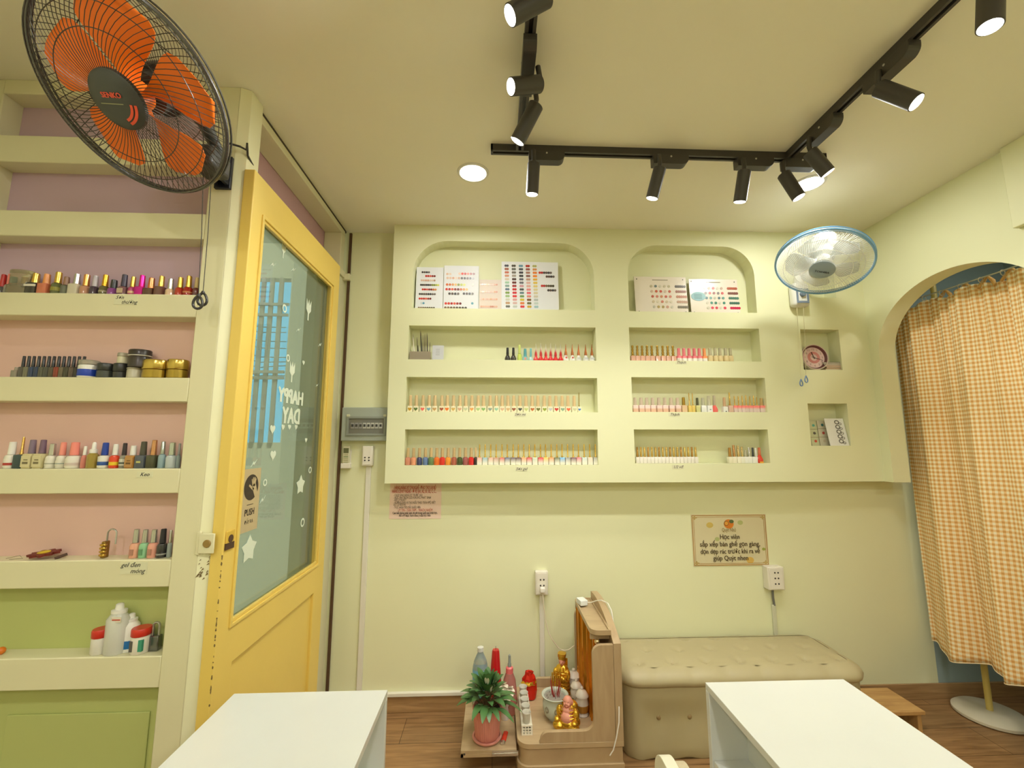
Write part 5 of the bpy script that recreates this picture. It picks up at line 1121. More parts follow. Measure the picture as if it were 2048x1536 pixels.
g.add(vs, fs); g.build('cushion_lid', OM, ot, ang=70)
for tx, ty in tuf: MB().ball((tx, ty, topz(tx, ty) + .001), .008, 10, sc=(1, 1, .5)).build('top_button', OM, ot)
# ================================================================ STEP, CURTAIN, POLE
st = thing('step_stool', 'low light brown wooden step on the floor right of the ottoman', 'step stool', (2.06, 2.34, 0))
SW = wood((178, 134, 78), (206, 164, 104), 'step_wood', (1, 8, 1), .5)
MB().box(1.90, 2.15, 2.245, 2.455, .082, .1).build('top_board', SW, st, bevel=.002)
for x in (1.91, 2.115): MB().box(x, x + .02, 2.255, 2.445, 0, .0815).build('side_board', SW, st)
cm_ = bpy.data.materials.new('gingham'); cm_.use_nodes = True; nt = cm_.node_tree; L_ = nt.links; b_ = nt.nodes['Principled BSDF']; b_.inputs['Roughness'].default_value = .85
uvn = nt.nodes.new('ShaderNodeUVMap'); sp = nt.nodes.new('ShaderNodeSeparateXYZ'); L_.new(uvn.outputs[0], sp.inputs[0]); sq = []
for k in range(2):
    mu = nt.nodes.new('ShaderNodeMath'); mu.operation = 'MULTIPLY'; mu.inputs[1].default_value = 1 / .0215; L_.new(sp.outputs[k], mu.inputs[0])
    fr = nt.nodes.new('ShaderNodeMath'); fr.operation = 'FRACT'; L_.new(mu.outputs[0], fr.inputs[0])
    gt = nt.nodes.new('ShaderNodeMath'); gt.operation = 'GREATER_THAN'; gt.inputs[1].default_value = .5; L_.new(fr.outputs[0], gt.inputs[0]); sq.append(gt)
sm = nt.nodes.new('ShaderNodeMath'); sm.operation = 'ADD'; L_.new(sq[0].outputs[0], sm.inputs[0]); L_.new(sq[1].outputs[0], sm.inputs[1])
hf = nt.nodes.new('ShaderNodeMath'); hf.operation = 'MULTIPLY'; hf.inputs[1].default_value = .5; L_.new(sm.outputs[0], hf.inputs[0])
cr = nt.nodes.new('ShaderNodeValToRGB'); cr.color_ramp.interpolation = 'CONSTANT'
cr.color_ramp.elements[0].color = lin((246, 236, 204)) + (1,); cr.color_ramp.elements[1].color = lin((220, 164, 92)) + (1,); cr.color_ramp.elements[1].position = .9
e_ = cr.color_ramp.elements.new(.4); e_.color = lin((238, 204, 144)) + (1,)
L_.new(hf.outputs[0], cr.inputs[0]); L_.new(cr.outputs[0], b_.inputs['Base Color'])
ct = thing('curtain', 'orange and white gingham curtain hanging behind the arched opening', 'curtain', (2.42, 1.9, 0))
vs, fs, uv = [], [], []; NU, NV = 220, 60; ya_, yb_ = 2.475, 1.35; su = 0; last = None
for i in range(NU + 1):
    u_ = i / NU; y = ya_ + (yb_ - ya_) * u_
    ph_ = u_ * 2 * PI
    for j in range(NV + 1):
        v = j / NV; dn = 1 - v
        amp = .016 + .022 * dn
        x = 2.43 + amp * math.sin(ph_ * 4.6 + .8 * math.sin(ph_ * 1.3) + .5 * v) + .45 * amp * math.sin(ph_ * 9.3 + 1.3 + v) + .010 * (v ** 3) * math.sin(ph_ * 21)
        if u_ < .03: x += .01 * (1 - u_ / .03)
        zt = 2.205 + .012 * math.sin(ph_ * 5 + .5) - .022 * abs(math.sin(ph_ * 2.6)) ** .5 + .022; zb_ = .315 + .014 * math.sin(ph_ * 4.6 + 1) - .01 * math.sin(ph_ * 2.1)
        yy = y + .02 * math.sin(v * 2 + ph_ * 3) * dn * .6
        vs.append((x, yy, zb_ + (zt - zb_) * v))
        uv.append((u_ * 1.75, (zb_ + (zt - zb_) * v)))
for i in range(NU):
    for j in range(NV): a_ = i * (NV + 1) + j; fs.append((a_, a_ + NV + 1, a_ + NV + 2, a_ + 1))
g = MB().add(vs, fs); g.uv = uv; cu_ = g.build('curtain_cloth', cm_, ct, ang=180)
sd = cu_.modifiers.new('thick', 'SOLIDIFY'); sd.thickness = .0015
g = MB().tube([vs[i * (NV + 1)] for i in range(0, NU + 1, 2)], .003, 6); g.build('hem', mat((240, 226, 190), .8), ct)
MB().tube([(2.43, 2.52, 2.246), (2.43, 1.9, 2.24), (2.43, 1.2, 2.246)], .004, 8).build('curtain_wire', mat((190, 190, 180), .4, .5), ct)
for k in range(12):
    y = 2.44 - .095 * k; MB().tube([(2.43 + .012 * math.cos(q), y, 2.231 + .014 * math.sin(q)) for q in [2 * PI * i / 14 for i in range(14)]], .0018, 6, 0, True).build('curtain_ring', mat((200, 190, 160), .4), ct)
for k in range(4):
    y = 2.19 - .10 * k
    MB().tube([(2.44, y, 2.195), (2.45, y - .02, 2.225), (2.445, y - .045, 2.244), (2.45, y - .06, 2.215), (2.445, y - .07, 2.19)], [.006, .009, .006, .009, .006], 8).build('tie_knot', cm_ if False else mat((216, 170, 100), .85), ct)
pb = oz(1967, 1414, .03); pb.y -= .03
pl = thing('pole_stand', 'pale stone-like oval base with a cream pole under the curtain', 'pole stand', (pb.x, pb.y, 0))
MB().lathe([(.001, 0), (.14, 0), (.148, .006), (.148, .018), (.135, .028), (.05, .033), (.001, .034)], 44, T=Matrix.Translation((pb.x, pb.y, 0))).build('base_plate', mat((206, 196, 170), .6, noise=.06), pl)
MB().lathe([(.014, .033), (.014, 2.66)], 20, T=Matrix.Translation((pb.x, pb.y, 0))).build('pole', mat((214, 192, 110), .4), pl)
# ================================================================ CHAIR (only the rim of its back shows)
ch = thing('white_chair', 'white chair whose rounded backrest tip shows at the bottom edge', 'chair', (.40, .80, 0))
CW = mat((236, 232, 210), .35); hx_ = .378
def shell(x, y0, y1, z0, z1, r, th, nm_, m_):
    P = [(y0, z0), (y1, z0)] + [(y1 - r + r * math.cos(q), z1 - r + r * math.sin(q)) for q in [PI / 2 * i / 8 for i in range(9)]] + [(y0 + r + r * math.cos(q), z1 - r + r * math.sin(q)) for q in [PI / 2 + PI / 2 * i / 8 for i in range(9)]]
    MB().plate(P, [], x, x + th, lambda u_, v, w: (w, u_, v)).build(nm_, m_, ch, bevel=.008, segs=3)
shell(hx_ - .018, .64, 1.043, .46, .762, .05, .026, 'backrest_shell', CW); shell(hx_ + .0135, .65, 1.035, .48, .752, .045, .022, 'backrest_pad', mat((206, 192, 160), .9, bump=.4, nscale=60))
MB().box(hx_ - .01, hx_ + .20, .64, 1.04, .42, .455).build('seat', CW, ch, bevel=.012, segs=3)
for x in (hx_ + .01, hx_ + .18):
    for y in (.67, 1.01): MB().tube([(x, y, 0), (x, y, .42)], .012, 10).build('leg', mat((200, 200, 196), .3, .6), ch)
# ================================================================ SHRINE CABINET AND WHAT STANDS ON IT
WD = wood((172, 146, 110), (188, 163, 126), 'oak_veneer', (5, 1.2, .8), .4); WD2 = wood((174, 148, 112), (192, 167, 128), 'oak_veneer_flat', (1, 5, 1), .4)
cb_ = thing('altar_cabinet', 'low light oak altar cabinet with curved sides and a pulled-out tray', 'cabinet', (.33, 2.21, 0))
CX0, CX1, CY0, CY1, ZT = .108, .562, 2.0, 2.44, .16
def corner(x0, x1, y0, y1, r, n=8):
    P = [(x0 + r - r * math.cos(q), y0 + r - r * math.sin(q)) for q in [PI / 2 * i / n for i in range(n + 1)]]
    return P + [(x1, y0), (x1, y1)] + [(x0 + r - r * math.sin(q), y1 - r + r * math.cos(q)) for q in [PI / 2 * i / n for i in range(n + 1)]]
MB().plate(corner(CX0, CX1, CY0, CY1, .05), [], ZT - .02, ZT, lambda u_, v, w: (u_, v, w)).build('top_board', WD2, cb_, bevel=.003)
MB().plate(corner(CX0 + .008, CX1 - .004, CY0 + .008, CY1 - .008, .045), [], .075, ZT - .0205, lambda u_, v, w: (u_, v, w)).build('base_box', WD2, cb_)
MB().plate(corner(CX0 - .001, CX1, CY0 - .001, CY1, .05), [], .0, .0745, lambda u_, v, w: (u_, v, w)).build('plinth', WD2, cb_, bevel=.003)
def arcp(cx, cz, r, a0, a1, n=8): return [(cx + r * math.cos(a0 + (a1 - a0) * i / n), cz + r * math.sin(a0 + (a1 - a0) * i / n)) for i in range(n + 1)]
sidep = [(.20, ZT + .0005)] + arcp(.24, ZT + .008, .035, PI, PI / 2) + arcp(.395, ZT + .083, .04, -PI / 2, 0) + arcp(.435 + .04, .505, .04, PI, PI / 2) + [(.528, .545), (.528, ZT + .0005)]
for y in (CY0 + .001, CY1 - .019): MB().plate(sidep, [], y, y + .018, lambda u_, v, w: (u_, w, v)).build('side_panel', WD, cb_, bevel=.003, ang=50)
backp = [(CY0, ZT + .0005)] + [(CY0 + (CY1 - CY0) * i / 24, .535 + .10 * max(0, math.sin(PI * min(1, (.03 + i / 24 * .62)))) ** .8) for i in range(25)] + [(CY1, ZT + .0005)]
MB().plate(backp, [], .529, .562, lambda u_, v, w: (w, u_, v)).build('back_panel', WD, cb_, bevel=.004, ang=50)
MB().plate(corner(.437, .528, CY0 + .03, CY1, .04), [], .572, .586, lambda u_, v, w: (u_, v, w)).build('roof_board', WD2, cb_, bevel=.002)
g = MB().plate(corner(.437, .528, CY0 + .03, CY1, .04), [corner(.445, .520, CY0 + .038, CY1 - .008, .034)], .5862, .593, lambda u_, v, w: (u_, v, w)); g.build('roof_rim', WD2, cb_, smooth=False)
for y in (CY0 + .06, CY1 - .03): MB().box(.44, .528, y, y + .01, .545 if y < 2.2 else .545, .5718).build('roof_bracket', WD, cb_)
gp_ = MB(); nn = 40; vs = []
for i in range(nn + 1):
    y = CY0 + .07 + (CY1 - CY0 - .12) * i / nn; x = .462 + .006 * math.sin(i * 1.9) - .02 * (i / nn)
    vs += [(x, y, ZT + .001), (x, y, .565), (x + .004, y, ZT + .001), (x + .004, y, .565)]
gp_.add(vs, [f for i in range(nn) for f in ((4 * i, 4 * i + 4, 4 * i + 5, 4 * i + 1), (4 * i + 2, 4 * i + 3, 4 * i + 7, 4 * i + 6), (4 * i + 1, 4 * i + 5, 4 * i + 7, 4 * i + 3))])
gp_.build('gilded_screen', metal((222, 150, 50)), cb_, smooth=False)
q_ = oy(1194, 1283, CY0 + .05); MB().ball(tuple(q_), .012, 16).build('roof_lamp', metal((236, 214, 170)), cb_)
# tray on rails
ZR = .12; TX0, TX1, TY0, TY1 = -.134, .105, 2.035, 2.41
dw = MB().box(TX0, TX1, TY0, TY1, ZR - .012, ZR).box(TX0, TX1, TY0, TY0 + .012, ZR - .028, ZR - .012).box(TX0, TX0 + .012, TY0, TY1, ZR - .028, ZR - .012).build('pull_out_tray', WD2, cb_, bevel=.001)
MB().box(.0, .112, TY0 - .006, TY0 - .0005, ZR - .022, ZR - .004).box(.002, .11, TY0 - .008, TY0 - .006, ZR - .016, ZR - .010).build('tray_rail', metal((200, 196, 184)), dw)
for x in (-.118, .02): MB().lathe([(.004, 0), (.004, .001)], 10, T=frame((x, TY0 - .0068 if x > 0 else TY0 - .0005, ZR - .014), (0, -1, 0))).build('rail_screw', mat((70, 60, 50), .5), dw)
ZO, ZD = ZT + .0005, ZR + .0005
GD = mat((226, 178, 60), .22, .8, noise=.12, nscale=60); PKS = mat((222, 150, 126), .35)
# rack of five cups
f_, k_ = oz(1053, 1424, .235), oz(1046, 1373, .235)
cr_ = thing('cup_rack', 'white slotted stand holding a row of five little cups', 'cup rack', (f_.x, (f_.y + k_.y) / 2, ZT))
rx0 = f_.x - .024; y0_ = f_.y - .03; y1_ = k_.y + .02
g = MB().box(rx0, rx0 + .048, y0_, y1_, ZO, ZO + .006).box(rx0, rx0 + .004, y0_, y1_, ZO, ZO + .03).box(rx0 + .044, rx0 + .048, y0_, y1_, ZO, ZO + .03).box(rx0, rx0 + .048, y0_ + .012, y1_, ZO + .028, ZO + .032)
g.build('rack_body', mat((226, 220, 200), .4), cr_)
hl = [rrect(rx0 + .006 + .013 * c_, rx0 + .015 + .013 * c_, ZO + .005 + .011 * r_, ZO + .012 + .011 * r_) for c_ in range(3) for r_ in range(3)]
MB().plate(rrect(rx0, rx0 + .048, ZO, ZO + .04), hl, y0_ - .003, y0_, lambda u_, v, w: (u_, w, v)).build('slotted_front', mat((230, 224, 206), .4), cr_, smooth=False)
for k in range(5):
    y = f_.y + (k_.y - f_.y) * k / 4; c = thing('offering_cup', 'small clear-white cup, %s in the row of five on the stand' % ['nearest', 'second nearest', 'middle', 'second farthest', 'farthest'][k], 'cup', (f_.x + (k_.x - f_.x) * k / 4, y, ZO + .0325), 'five offering cups')
    MB().lathe([(.001, .0), (.013, .0), (.016, .015), (.0185, .042), (.0205, .0435), (.0195, .0445), (.0165, .041), (.012, .006), (.001, .005)], 24, T=Matrix.Translation(Vector(c['_o']))).build('cup_wall', mat((226, 222, 206), .15, trans=.25), c)
    if k == 0: MB().lathe([(.001, .006), (.012, .0062), (.0145, .024), (.001, .0242)], 20, T=Matrix.Translation(Vector(c['_o']))).build('tea', mat((176, 120, 60), .2), c)
# incense bowl
b_c = oz(1110, 1388, .262); bw = thing('incense_bowl', 'pale blue-green porcelain incense bowl full of ash with burnt red sticks', 'bowl', (b_c.x, b_c.y, ZO))
T = Matrix.Translation((b_c.x, b_c.y, ZO)); rb = .062
MB().lathe([(.001, 0), (.034, 0), (.036, .004), (.05, .02), (.058, .045), (.058, .07), (.053, .088), (.055, .094), (rb, .098), (rb + .001, .102), (rb - .003, .103), (.051, .098), (.049, .09), (.001, .088)], 40, T=T).build('bowl_body', mat((190, 196, 180), .18, coat=.5, noise=.1, nscale=30), bw)
MB().lathe([(.0008, .0905), (.02, .092), (.0495, .091), (.0495, .088)], 30, T=T).build('ash', mat((150, 142, 130), .9, noise=.15, nscale=80, bump=.6), bw)
g = MB()
for k in range(3):
    a_ = -2.4 + k * .8; pts = [(b_c.x + .0585 * math.cos(a_ + .14 * math.cos(q)), b_c.y + .0585 * math.sin(a_ + .14 * math.cos(q)), ZO + .056 + .012 * math.sin(q)) for q in [2 * PI * i / 14 for i in range(14)]]; g.tube(pts, .0025, 5, 0, True)
    g.ball((b_c.x + .058 * math.cos(a_), b_c.y + .058 * math.sin(a_), ZO + .054), .008, 8)
g.build('painted_motif', mat((150, 140, 116), .4), bw)
rnd = random.Random(2)
for k in range(16):
    a_, r_ = rnd.random() * 6.28, .018 * rnd.random(); x, y = b_c.x + r_ * math.cos(a_), b_c.y + r_ * math.sin(a_)
    MB().tube([(x, y, ZO + .088), (x + .01 * math.cos(a_), y + .01 * math.sin(a_), ZO + .13 + .04 * rnd.random())], .0011, 5).build('incense_stick', mat((160, 30, 30), .6), bw)
for k in range(10):
    a_, r_ = rnd.random() * 6.28, .045 * rnd.random(); x, y = b_c.x + r_ * math.cos(a_), b_c.y + r_ * math.sin(a_)
    MB().tube([(x, y, ZO + .09), (x + .004, y, ZO + .10)], .0009, 4).build('stick_stub', mat((90, 70, 60), .6), bw)
def remesh(o_, vox=.0016, sm_=4):
    r_ = o_.modifiers.new('rm', 'REMESH'); r_.mode = 'VOXEL'; r_.voxel_size = vox; r_.use_smooth_shade = True
    s2_ = o_.modifiers.new('sm', 'SMOOTH'); s2_.iterations = sm_; s2_.factor = .5; return o_
# seated laughing figurine, facing left and viewer
sb = oz(1137, 1456, ZT); SB = thing('seated_figurine', 'seated laughing figurine with pink head and belly in a gold robe', 'figurine', (sb.x, sb.y, ZO)); T = Matrix.Translation((sb.x, sb.y, ZO)) @ Matrix.Rotation(-.5, 4, 'Z')
g = MB()
for c_, r_, s_ in (((0, 0, .03), .05, (1.1, .9, .6)), ((0, .012, .062), .042, (1, .8, 1)), ((-.038, -.008, .065), .018, (.9, .9, 1.5)), ((.038, -.008, .065), .018, (.9, .9, 1.5)), ((-.034, -.03, .02), .024, (1.2, 1, .8)), ((.034, -.03, .02), .024, (1.2, 1, .8)), ((.04, -.032, .046), .014, (1, 1.3, .8)), ((-.04, -.032, .046), .014, (1, 1.3, .8)), ((0, .02, .09), .03, (1.3, .7, .7))):
    g.ball(c_, r_, 20, T=T, sc=s_)
remesh(g.build('gold_robe', GD, SB))
for k in range(7):
    z = .012 + .012 * k; s_ = 1 - abs(k - 1.5) * .08
    for sd_ in (-1, 1): MB().tube([T @ Vector((sd_ * .052 * s_ * math.cos(q), -.044 * s_ * math.sin(q) * .95 - .002, z + .012 * math.sin(2 * q))) for q in [.15 + 1.0 * i / 8 for i in range(9)]], .0025, 6).build('robe_fold', GD, SB)
g = MB().ball((0, -.022, .052), .029, 20, T=T, sc=(1, .75, .95)).ball((0, -.012, .08), .024, 16, T=T, sc=(1.2, .8, .7)); g.ball((0, -.004, .112), .021, 20, T=T, sc=(1, .95, 1.08)).ball((-.0215, 0, .108), .006, 10, T=T, sc=(.5, .8, 1.7)).ball((.0215, 0, .108), .006, 10, T=T, sc=(.5, .8, 1.7)).ball((0, -.0245, .110), .0045, 10, T=T).ball((-.009, -.02, .106), .007, 10, T=T).ball((.009, -.02, .106), .007, 10, T=T).ball((0, -.018, .096), .008, 10, T=T)
remesh(g.build('head_and_belly', PKS, SB), .0013, 2)
for x in (-.008, .008): MB().ball((x, -.0225, .1165), .0016, 8, T=T, sc=(1.5, .6, .6)).build('eye', mat((60, 30, 24), .4), SB)
MB().tube([T @ Vector((.009 * math.cos(q), -.0268 + .002 * abs(math.cos(q)), .1005 + .004 * math.sin(q))) for q in [PI + PI * i / 8 for i in range(9)]], .0012, 6).build('mouth', mat((150, 40, 34), .4), SB)
# standing gold figurine
sy = 2.36; sp_ = oy(1125, 1388, sy); zt = oy(1125, 1305, sy).z; hh_ = zt - ZO; SG = thing('standing_figurine', 'tall gold standing figurine with flat-topped hat behind the incense bowl', 'figurine', (sp_.x, sy, ZO)); T = Matrix.Translation((sp_.x, sy, ZO)) @ Matrix.Rotation(-.4, 4, 'Z')
s_ = hh_ / .2
g = MB().lathe([(.001, 0), (.04 * s_, 0), (.042 * s_, .012 * s_), (.036 * s_, .03 * s_), (.038 * s_, .06 * s_), (.034 * s_, .09 * s_), (.038 * s_, .115 * s_), (.028 * s_, .135 * s_), (.012 * s_, .145 * s_)], 24, T=T, sy=.8, rib=.06, ribn=9)
for sd_ in (-1, 1): g.ball((sd_ * .034 * s_, -.012 * s_, .10 * s_), .016 * s_, 14, T=T, sc=(.8, 1, 1.7)).ball((sd_ * .014 * s_, -.032 * s_, .088 * s_), .013 * s_, 12, T=T, sc=(1.2, 1, .8))
remesh(g.build('gold_robe', GD, SG), .0018, 2)
g = MB()
for k in range(6):
    z = (.02 + .017 * k) * s_; g.tube([T @ Vector((.041 * s_ * math.cos(q), -.034 * s_ * abs(math.sin(q)) - .002, z - .008 * s_ * math.sin(q))) for q in [PI + PI * i / 12 for i in range(13)]], .0022, 6)
o_ = g.build('robe_relief', GD, SG); o_['kind'] = 'stuff'
g = MB().ball((0, -.006 * s_, .158 * s_), .017 * s_, 18, T=T, sc=(.9, .95, 1.1)).ball((0, -.023 * s_, .156 * s_), .0035 * s_, 8, T=T).ball((-.015 * s_, -.003 * s_, .156 * s_), .005 * s_, 8, T=T, sc=(.5, .7, 1.5)).ball((.015 * s_, -.003 * s_, .156 * s_), .005 * s_, 8, T=T, sc=(.5, .7, 1.5)); remesh(g.build('head', PKS, SG), .0012, 2)
for x in (-.006, .006): MB().ball((x * s_, -.0222 * s_, .1615 * s_), .0014, 8, T=T).build('eye', mat((50, 30, 24), .4), SG)
MB().lathe([(.001, .170 * s_), (.018 * s_, .170 * s_), (.019 * s_, .182 * s_), (.021 * s_, .184 * s_), (.021 * s_, .198 * s_), (.001, .2 * s_)], 20, T=T, e=4).build('hat', GD, SG)
MB().box(-.024 * s_, .024 * s_, .024 * s_, .028 * s_, 0, .165 * s_, T=T).build('back_plate', GD, SG, bevel=.003)
for k in range(5):  # gold candle-like tassels before the statue
    q_ = oy(1105 + 4 * k, 1395, 2.31); MB().tube([(q_.x, 2.31, ZO), (q_.x, 2.31, oy(1105 + 4 * k, 1345 + 6 * (k % 2), 2.31).z)], .0035, 8).build('gold_rod', GD, SG)
# white jars
JW = mat((226, 218, 204), .2, coat=.6); JB = mat((190, 140, 60), .3, .4)
def urn(px, pytop, Y, r, base, label, zbase=ZO):
    X = oy(px, 1400, Y).x; zt_ = oy(px, pytop, Y).z; h = zt_ - zbase; t = thing('porcelain_urn', label, 'urn', (X, Y, zbase), 'white lidded urns'); T = Matrix.Translation((X, Y, zbase))
    MB().lathe([(.001, 0), (r * .9, 0), (r * .95, .004), (r * .78, .012), (r * .85, h * .2), (r, h * .42), (r * .8, h * .62), (r * .72, h * .66), (.001, h * .66)], 28, T=T).build('urn_body', JW, t)
    if base: MB().lathe([(r * .86, h * .14), (r * .90, h * .15), (r * 1.02, h * .38), (r * .99, h * .40)], 28, T=T).build('gold_band', JB, t)
    MB().lathe([(r * .7, h * .665), (r * .98, h * .67), (r * .98, h * .70), (r * .6, h * .85), (r * .22, h * .89), (r * .14, h * .91), (r * .24, h * .95), (r * .16, h), (.001, h)], 28, T=T).build('urn_lid', JW, t)
urn(1148, 1337, 2.38, .036, False, 'white lidded urn, the tallest looking and farthest of the three'); urn(1153, 1358, 2.295, .030, False, 'middle white lidded urn, squeezed between the other two'); urn(1164, 1373, 2.19, .032, True, 'nearest white lidded urn with a gold band round its belly')
q_ = oy(1150, 1377, 2.15); g = MB()
tag(MB().lathe([(.001, -.002), (.028, -.001), (.03, 0), (.028, .001), (.001, .002)], 20, T=frame((q_.x - .004, 2.215, ZO + .0315), (-.8, -.5, .28)), sy=.8).build('black_saucer', mat((50, 54, 46), .2, coat=.5)), 'dark glossy saucer leaning between the urns and the seated figurine', 'saucer')
# red parcel
rp = oz(1058, 1396, ZT); RP = thing('red_parcel', 'crumpled red and gold foil-wrapped parcel behind the cup stand', 'parcel', (rp.x, rp.y, ZO)); T = Matrix.Translation((rp.x, rp.y, ZO)); zt = oy(1056, 1342, rp.y).z - ZO
rnd = random.Random(9); bmv, bmf = [], []
g = MB(); NN = 16; prof = [(.02, 0), (.036, .004), (.038, zt * .35), (.034, zt * .6), (.03, zt * .75), (.018, zt * .88), (.02, zt), (.001, zt * .96)]
g.lathe(prof, NN, T=T, sy=.7)
g.v = [(x + rnd.uniform(-.005, .005), y + rnd.uniform(-.005, .005), z + (rnd.uniform(-.004, .004) if z > ZO + .01 else 0)) for x, y, z in g.v]
g.build('foil_wrap', mat((206, 40, 22), .25, .2), RP, ang=10)
g = MB(); g.lathe([(.037, zt * .55), (.039, zt * .58), (.034, zt * .64), (.032, zt * .66)], NN, T=T, sy=.72); g.v = [(x + rnd.uniform(-.003, .003), y + rnd.uniform(-.003, .003), z + rnd.uniform(-.003, .003)) for x, y, z in g.v]; g.build('gold_ribbon', GD, RP, ang=10)
# bottles on the tray
def vessel(name, px, pytop, Y, label, cat, prof, parts, zb=ZD, pyx=1400):
    X = oy(px, pyx, Y).x; h = oy(px, pytop, Y).z - zb; t = thing(name, label, cat, (X, Y, zb)); T = Matrix.Translation((X, Y, zb))
    for nm_, pr, m_ in [('bottle_body', prof, parts[0])] + parts[1:]: MB().lathe([(max(r, .0008), z * h) for r, z in pr], 28, T=T).build(nm_, m_, t)
    return t, T, h
vessel('water_bottle', 960, 1293, 2.355, 'clear plastic water bottle with a blue label at the back of the tray', 'bottle', [(0, 0), (.036, 0), (.038, .02), (.038, .66), (.032, .76), (.018, .87), (.014, .9), (.014, .93), (0, .93)],
       [mat((206, 214, 206), .1, trans=.7), ('label', [(.0384, .18), (.0388, .19), (.0388, .62), (.0384, .63)], mat((110, 170, 200), .4, noise=.25, nscale=40)), ('bottle_cap', [(.016, .92), (.016, .99), (.001, 1)], mat((214, 214, 206), .4))])
vessel('red_candle', 991, 1299, 2.33, 'tall tapered red candle holder with orange foot behind the plant', 'candle holder', [(0, .22), (.034, .22), (.028, .5), (.019, .97), (.016, 1), (0, 1)], [mat((186, 22, 30), .2, coat=.5), ('foot', [(0, 0), (.032, 0), (.034, .03), (.035, .22), (0, .22)], mat((222, 120, 40), .4)), ('wick', [(.001, 1), (.001, 1.06)], mat((60, 40, 40), .6))])
vessel('pink_bottle', 1019, 1308, 2.30, 'translucent pink cone-shaped bottle with grey nozzle right of the red candle holder', 'bottle', [(0, 0), (.040, 0), (.041, .05), (.037, .32), (.030, .55), (.018, .67), (0, .67)],
       [mat((222, 150, 140), .12, trans=.55), ('collar', [(.018, .66), (.018, .76), (.012, .78), (0, .78)], mat((226, 110, 110), .35)), ('nozzle', [(.009, .77), (.009, .83), (.007, .84), (.006, .98), (0, 1)], mat((130, 136, 130), .4))])
# plant
p_c = oz(974, 1476, ZR); PX, PY = p_c.x, p_c.y; PL = thing('potted_plant', 'green leafy plant in a ribbed pink pot on the pulled-out tray', 'plant', (PX, PY, ZD)); T = Matrix.Translation((PX, PY, ZD))
MB().lathe([(.001, 0), (.056, 0), (.064, .006), (.066, .012), (.058, .012), (.056, .006), (.001, .006)], 48, T=T).build('saucer', mat((218, 150, 134), .4), PL)
MB().lathe([(.001, .007), (.046, .007), (.052, .015), (.064, .125), (.064, .132), (.06, .132), (.056, .12), (.001, .119)], 120, T=T, rib=.018, ribn=40).build('ribbed_pot', mat((220, 146, 132), .45), PL)
MB().lathe([(.001, .124), (.057, .122), (.057, .119)], 24, T=T).build('soil', mat((70, 50, 36), .9), PL)
rnd = random.Random(11)
LG = mat((80, 120, 66), .35, noise=.25, nscale=25); LW = mat((226, 216, 190), .4)
def leaf(mb, base, d, L, w, bend, up=Vector((0, 0, 1))):
    d = Vector(d).normalized(); sd_ = d.cross(up); sd_ = sd_.normalized() if sd_.length > .05 else Vector((1, 0, 0)); nrm = sd_.cross(d); vs, N_ = [], 8
    for i in range(N_ + 1):
        u_ = i / N_; c_ = Vector(base) + d * L * u_ - Vector((0, 0, 1)) * bend * u_ * u_ * L; ww = w * math.sin(PI * min(1, u_ * .93 + .05)) ** .8
        vs += [tuple(c_ - sd_ * ww + nrm * ww * .25), tuple(c_), tuple(c_ + sd_ * ww + nrm * ww * .25)]
    k = len(vs); vs += [tuple(Vector(v) - nrm * .0008) for v in vs]; fs = []
    for i in range(N_):
        for j in (0, 1): a_ = 3 * i + j; fs.append((a_, a_ + 1, a_ + 4, a_ + 3)); fs.append((a_ + k, a_ + k + 3, a_ + k + 4, a_ + k + 1))
    mb.add(vs, fs)
g, s_m, gw = MB(), MB(), MB()
for k in range(64):
    a_ = k * 2.4; tier = k / 64; el = .2 + 1.2 * tier + rnd.uniform(-.15, .15); r0 = .008 + .028 * (1 - tier)
    b0 = Vector((PX + r0 * math.cos(a_) * 1.4, PY + r0 * math.sin(a_) * 1.2, ZD + .135 + .075 * tier + rnd.uniform(-.01, .02)))
    d_ = Vector((math.cos(a_) * math.cos(el), math.sin(a_) * math.cos(el), math.sin(el)))
    s_m.tube([(PX + .3 * r0 * math.cos(a_), PY + .3 * r0 * math.sin(a_), ZD + .12), tuple(b0)], .0016, 5)
    leaf(g, b0, d_, rnd.uniform(.075, .11), rnd.uniform(.013, .018), .2 + .35 * (1 - tier))
    if k % 5 == 2: leaf(gw, b0 + d_ * .012 + Vector((0, -.006, .0)), d_ * .6 + Vector((0, -.3, .5)), .04, .006, .1)
g.build('foliage', LG, PL)['kind'] = 'stuff'; s_m.build('stems', mat((110, 90, 60), .6), PL)['kind'] = 'stuff'; gw.build('pale_buds', LW, PL)['kind'] = 'stuff'
# white lilies leaning behind the plant
lv_ = oz(1010, 1436, ZR); LV = thing('white_lily', 'white artificial lily blossoms in a small pale vase beside the plant', 'flower', (lv_.x, lv_.y - .005, ZD)); T = Matrix.Translation((lv_.x, lv_.y - .005, ZD))
MB().lathe([(.001, 0), (.018, 0), (.02, .02), (.014, .05), (.018, .06), (.001, .058)], 20, T=T).build('vase', mat((226, 216, 206), .3), LV)
for k, (dx, dz, ax) in enumerate(((-.004, .105, -.5), (.02, .09, .6), (.008, .07, .2))):
    c_ = Vector((lv_.x + dx, lv_.y + .01 - .008 * k, ZD + dz + .035)); MB().tube([(lv_.x, lv_.y - .005, ZD + .05), tuple(c_)], .0018, 6).build('stem', mat((90, 120, 60), .5), LV)
    g = MB()
    for j in range(6):
        q = 2 * PI * j / 6; leaf(g, c_, Vector((math.cos(q) * .6 + ax * .5, -.6 + math.sin(q) * .3, math.sin(q) * .6 + .2)), .032, .012, .3)
    g.build('blossom', mat((236, 226, 206), .5), LV)
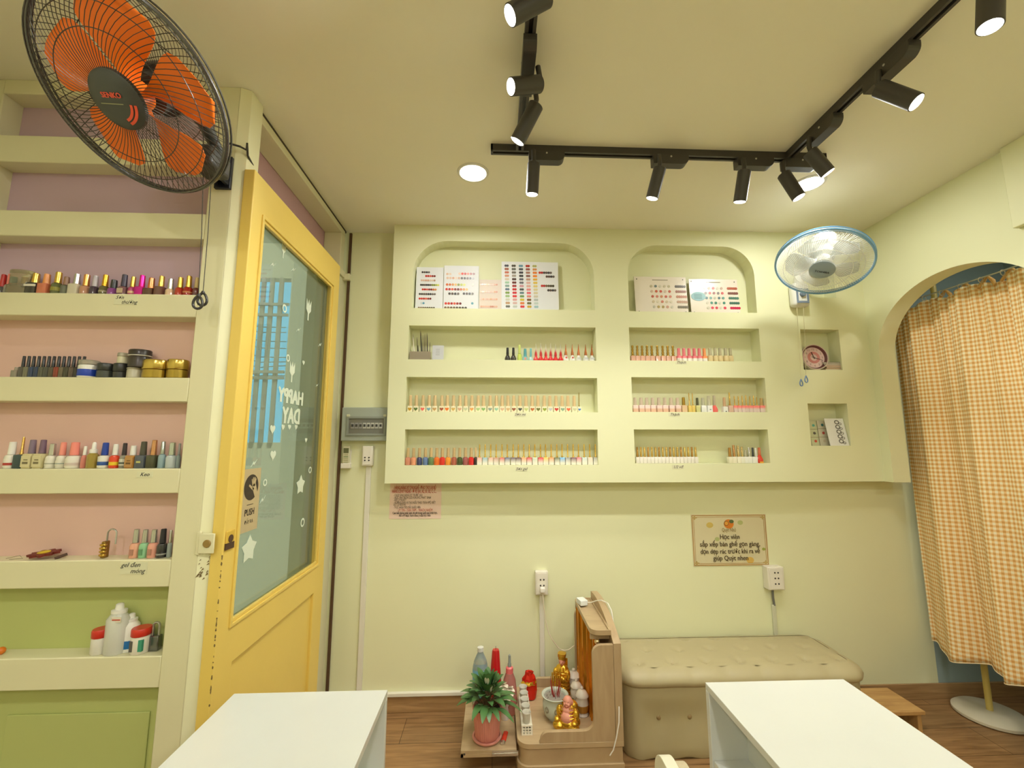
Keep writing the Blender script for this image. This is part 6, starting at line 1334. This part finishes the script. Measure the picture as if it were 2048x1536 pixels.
# lighter
a, b = oz(1005, 1487, ZR + .006), oz(1012, 1464, ZR + .006); LT_ = thing('lighter', 'red disposable lighter lying on the front of the tray', 'lighter', (a.x, a.y, ZD))
d_ = (b - a); T = frame(a, d_); l = d_.length
MB().lathe([(.001, l * .2), (.0095, l * .2), (.0105, l * .24), (.0105, l * .97), (.009, l), (.001, l)], 20, T=T, sx=1.05, sy=.56).build('lighter_body', mat((214, 50, 26), .25, coat=.5), LT_)
MB().lathe([(.001, 0), (.0085, 0), (.009, l * .2), (.001, l * .2)], 16, T=T, sx=1.05, sy=.56).build('metal_head', metal((206, 200, 190)), LT_)
# plug, adapter and cords
pg_ = oy(1085, 1180, YF - .05); PG = thing('charger_plug', 'white plug pushed into the lowest outlet with its cable', 'plug', (pg_.x, YF - .04, pg_.z))
MB().box(pg_.x - .014, pg_.x + .014, YF - .065, YF - .038, pg_.z - .012, pg_.z + .014).build('plug_body', mat((236, 232, 222), .35), PG, bevel=.005, segs=3)
pts = [(pg_.x, YF - .055, pg_.z - .01)] + [tuple(oy(x, y, 2.47 - .0 * k)) for k, (x, y) in enumerate(((1088, 1215), (1091, 1240), (1097, 1265), (1106, 1282), (1117, 1296), (1126, 1301), (1137, 1300), (1146, 1293), (1156, 1288), (1168, 1284)))]
MB().tube(pts, .0026, 8).build('cord', mat((226, 214, 190), .4), PG)
q_ = oy(1172, 1204, 2.36); AD = thing('power_adapter', 'small white adapter block lying on top of the altar cabinet', 'adapter', (q_.x, 2.36, .594))
MB().box(-.02, .02, -.028, .028, 0, .026, T=Matrix.Translation((.462, 2.345, .5935)) @ Matrix.Rotation(.25, 4, 'Z')).build('adapter_block', mat((226, 230, 226), .35), AD, bevel=.003)
MB().tube([(.478, 2.33, .607), (.50, 2.31, .612), (.525, 2.29, .628), (.545, 2.26, .640), (.565, 2.22, .640), (.572, 2.18, .62), (.575, 2.12, .5), (.578, 2.10, .36)] + [tuple(oy(x, y, Y_)) for x, y, Y_ in ((1227, 1350, 2.07), (1234, 1380, 2.03), (1238, 1415, 2.0), (1238, 1445, 1.985), (1233, 1475, 1.98), (1227, 1500, 1.98), (1220, 1511, 1.985))], .0026, 8).build('cord', mat((230, 226, 214), .4), AD)
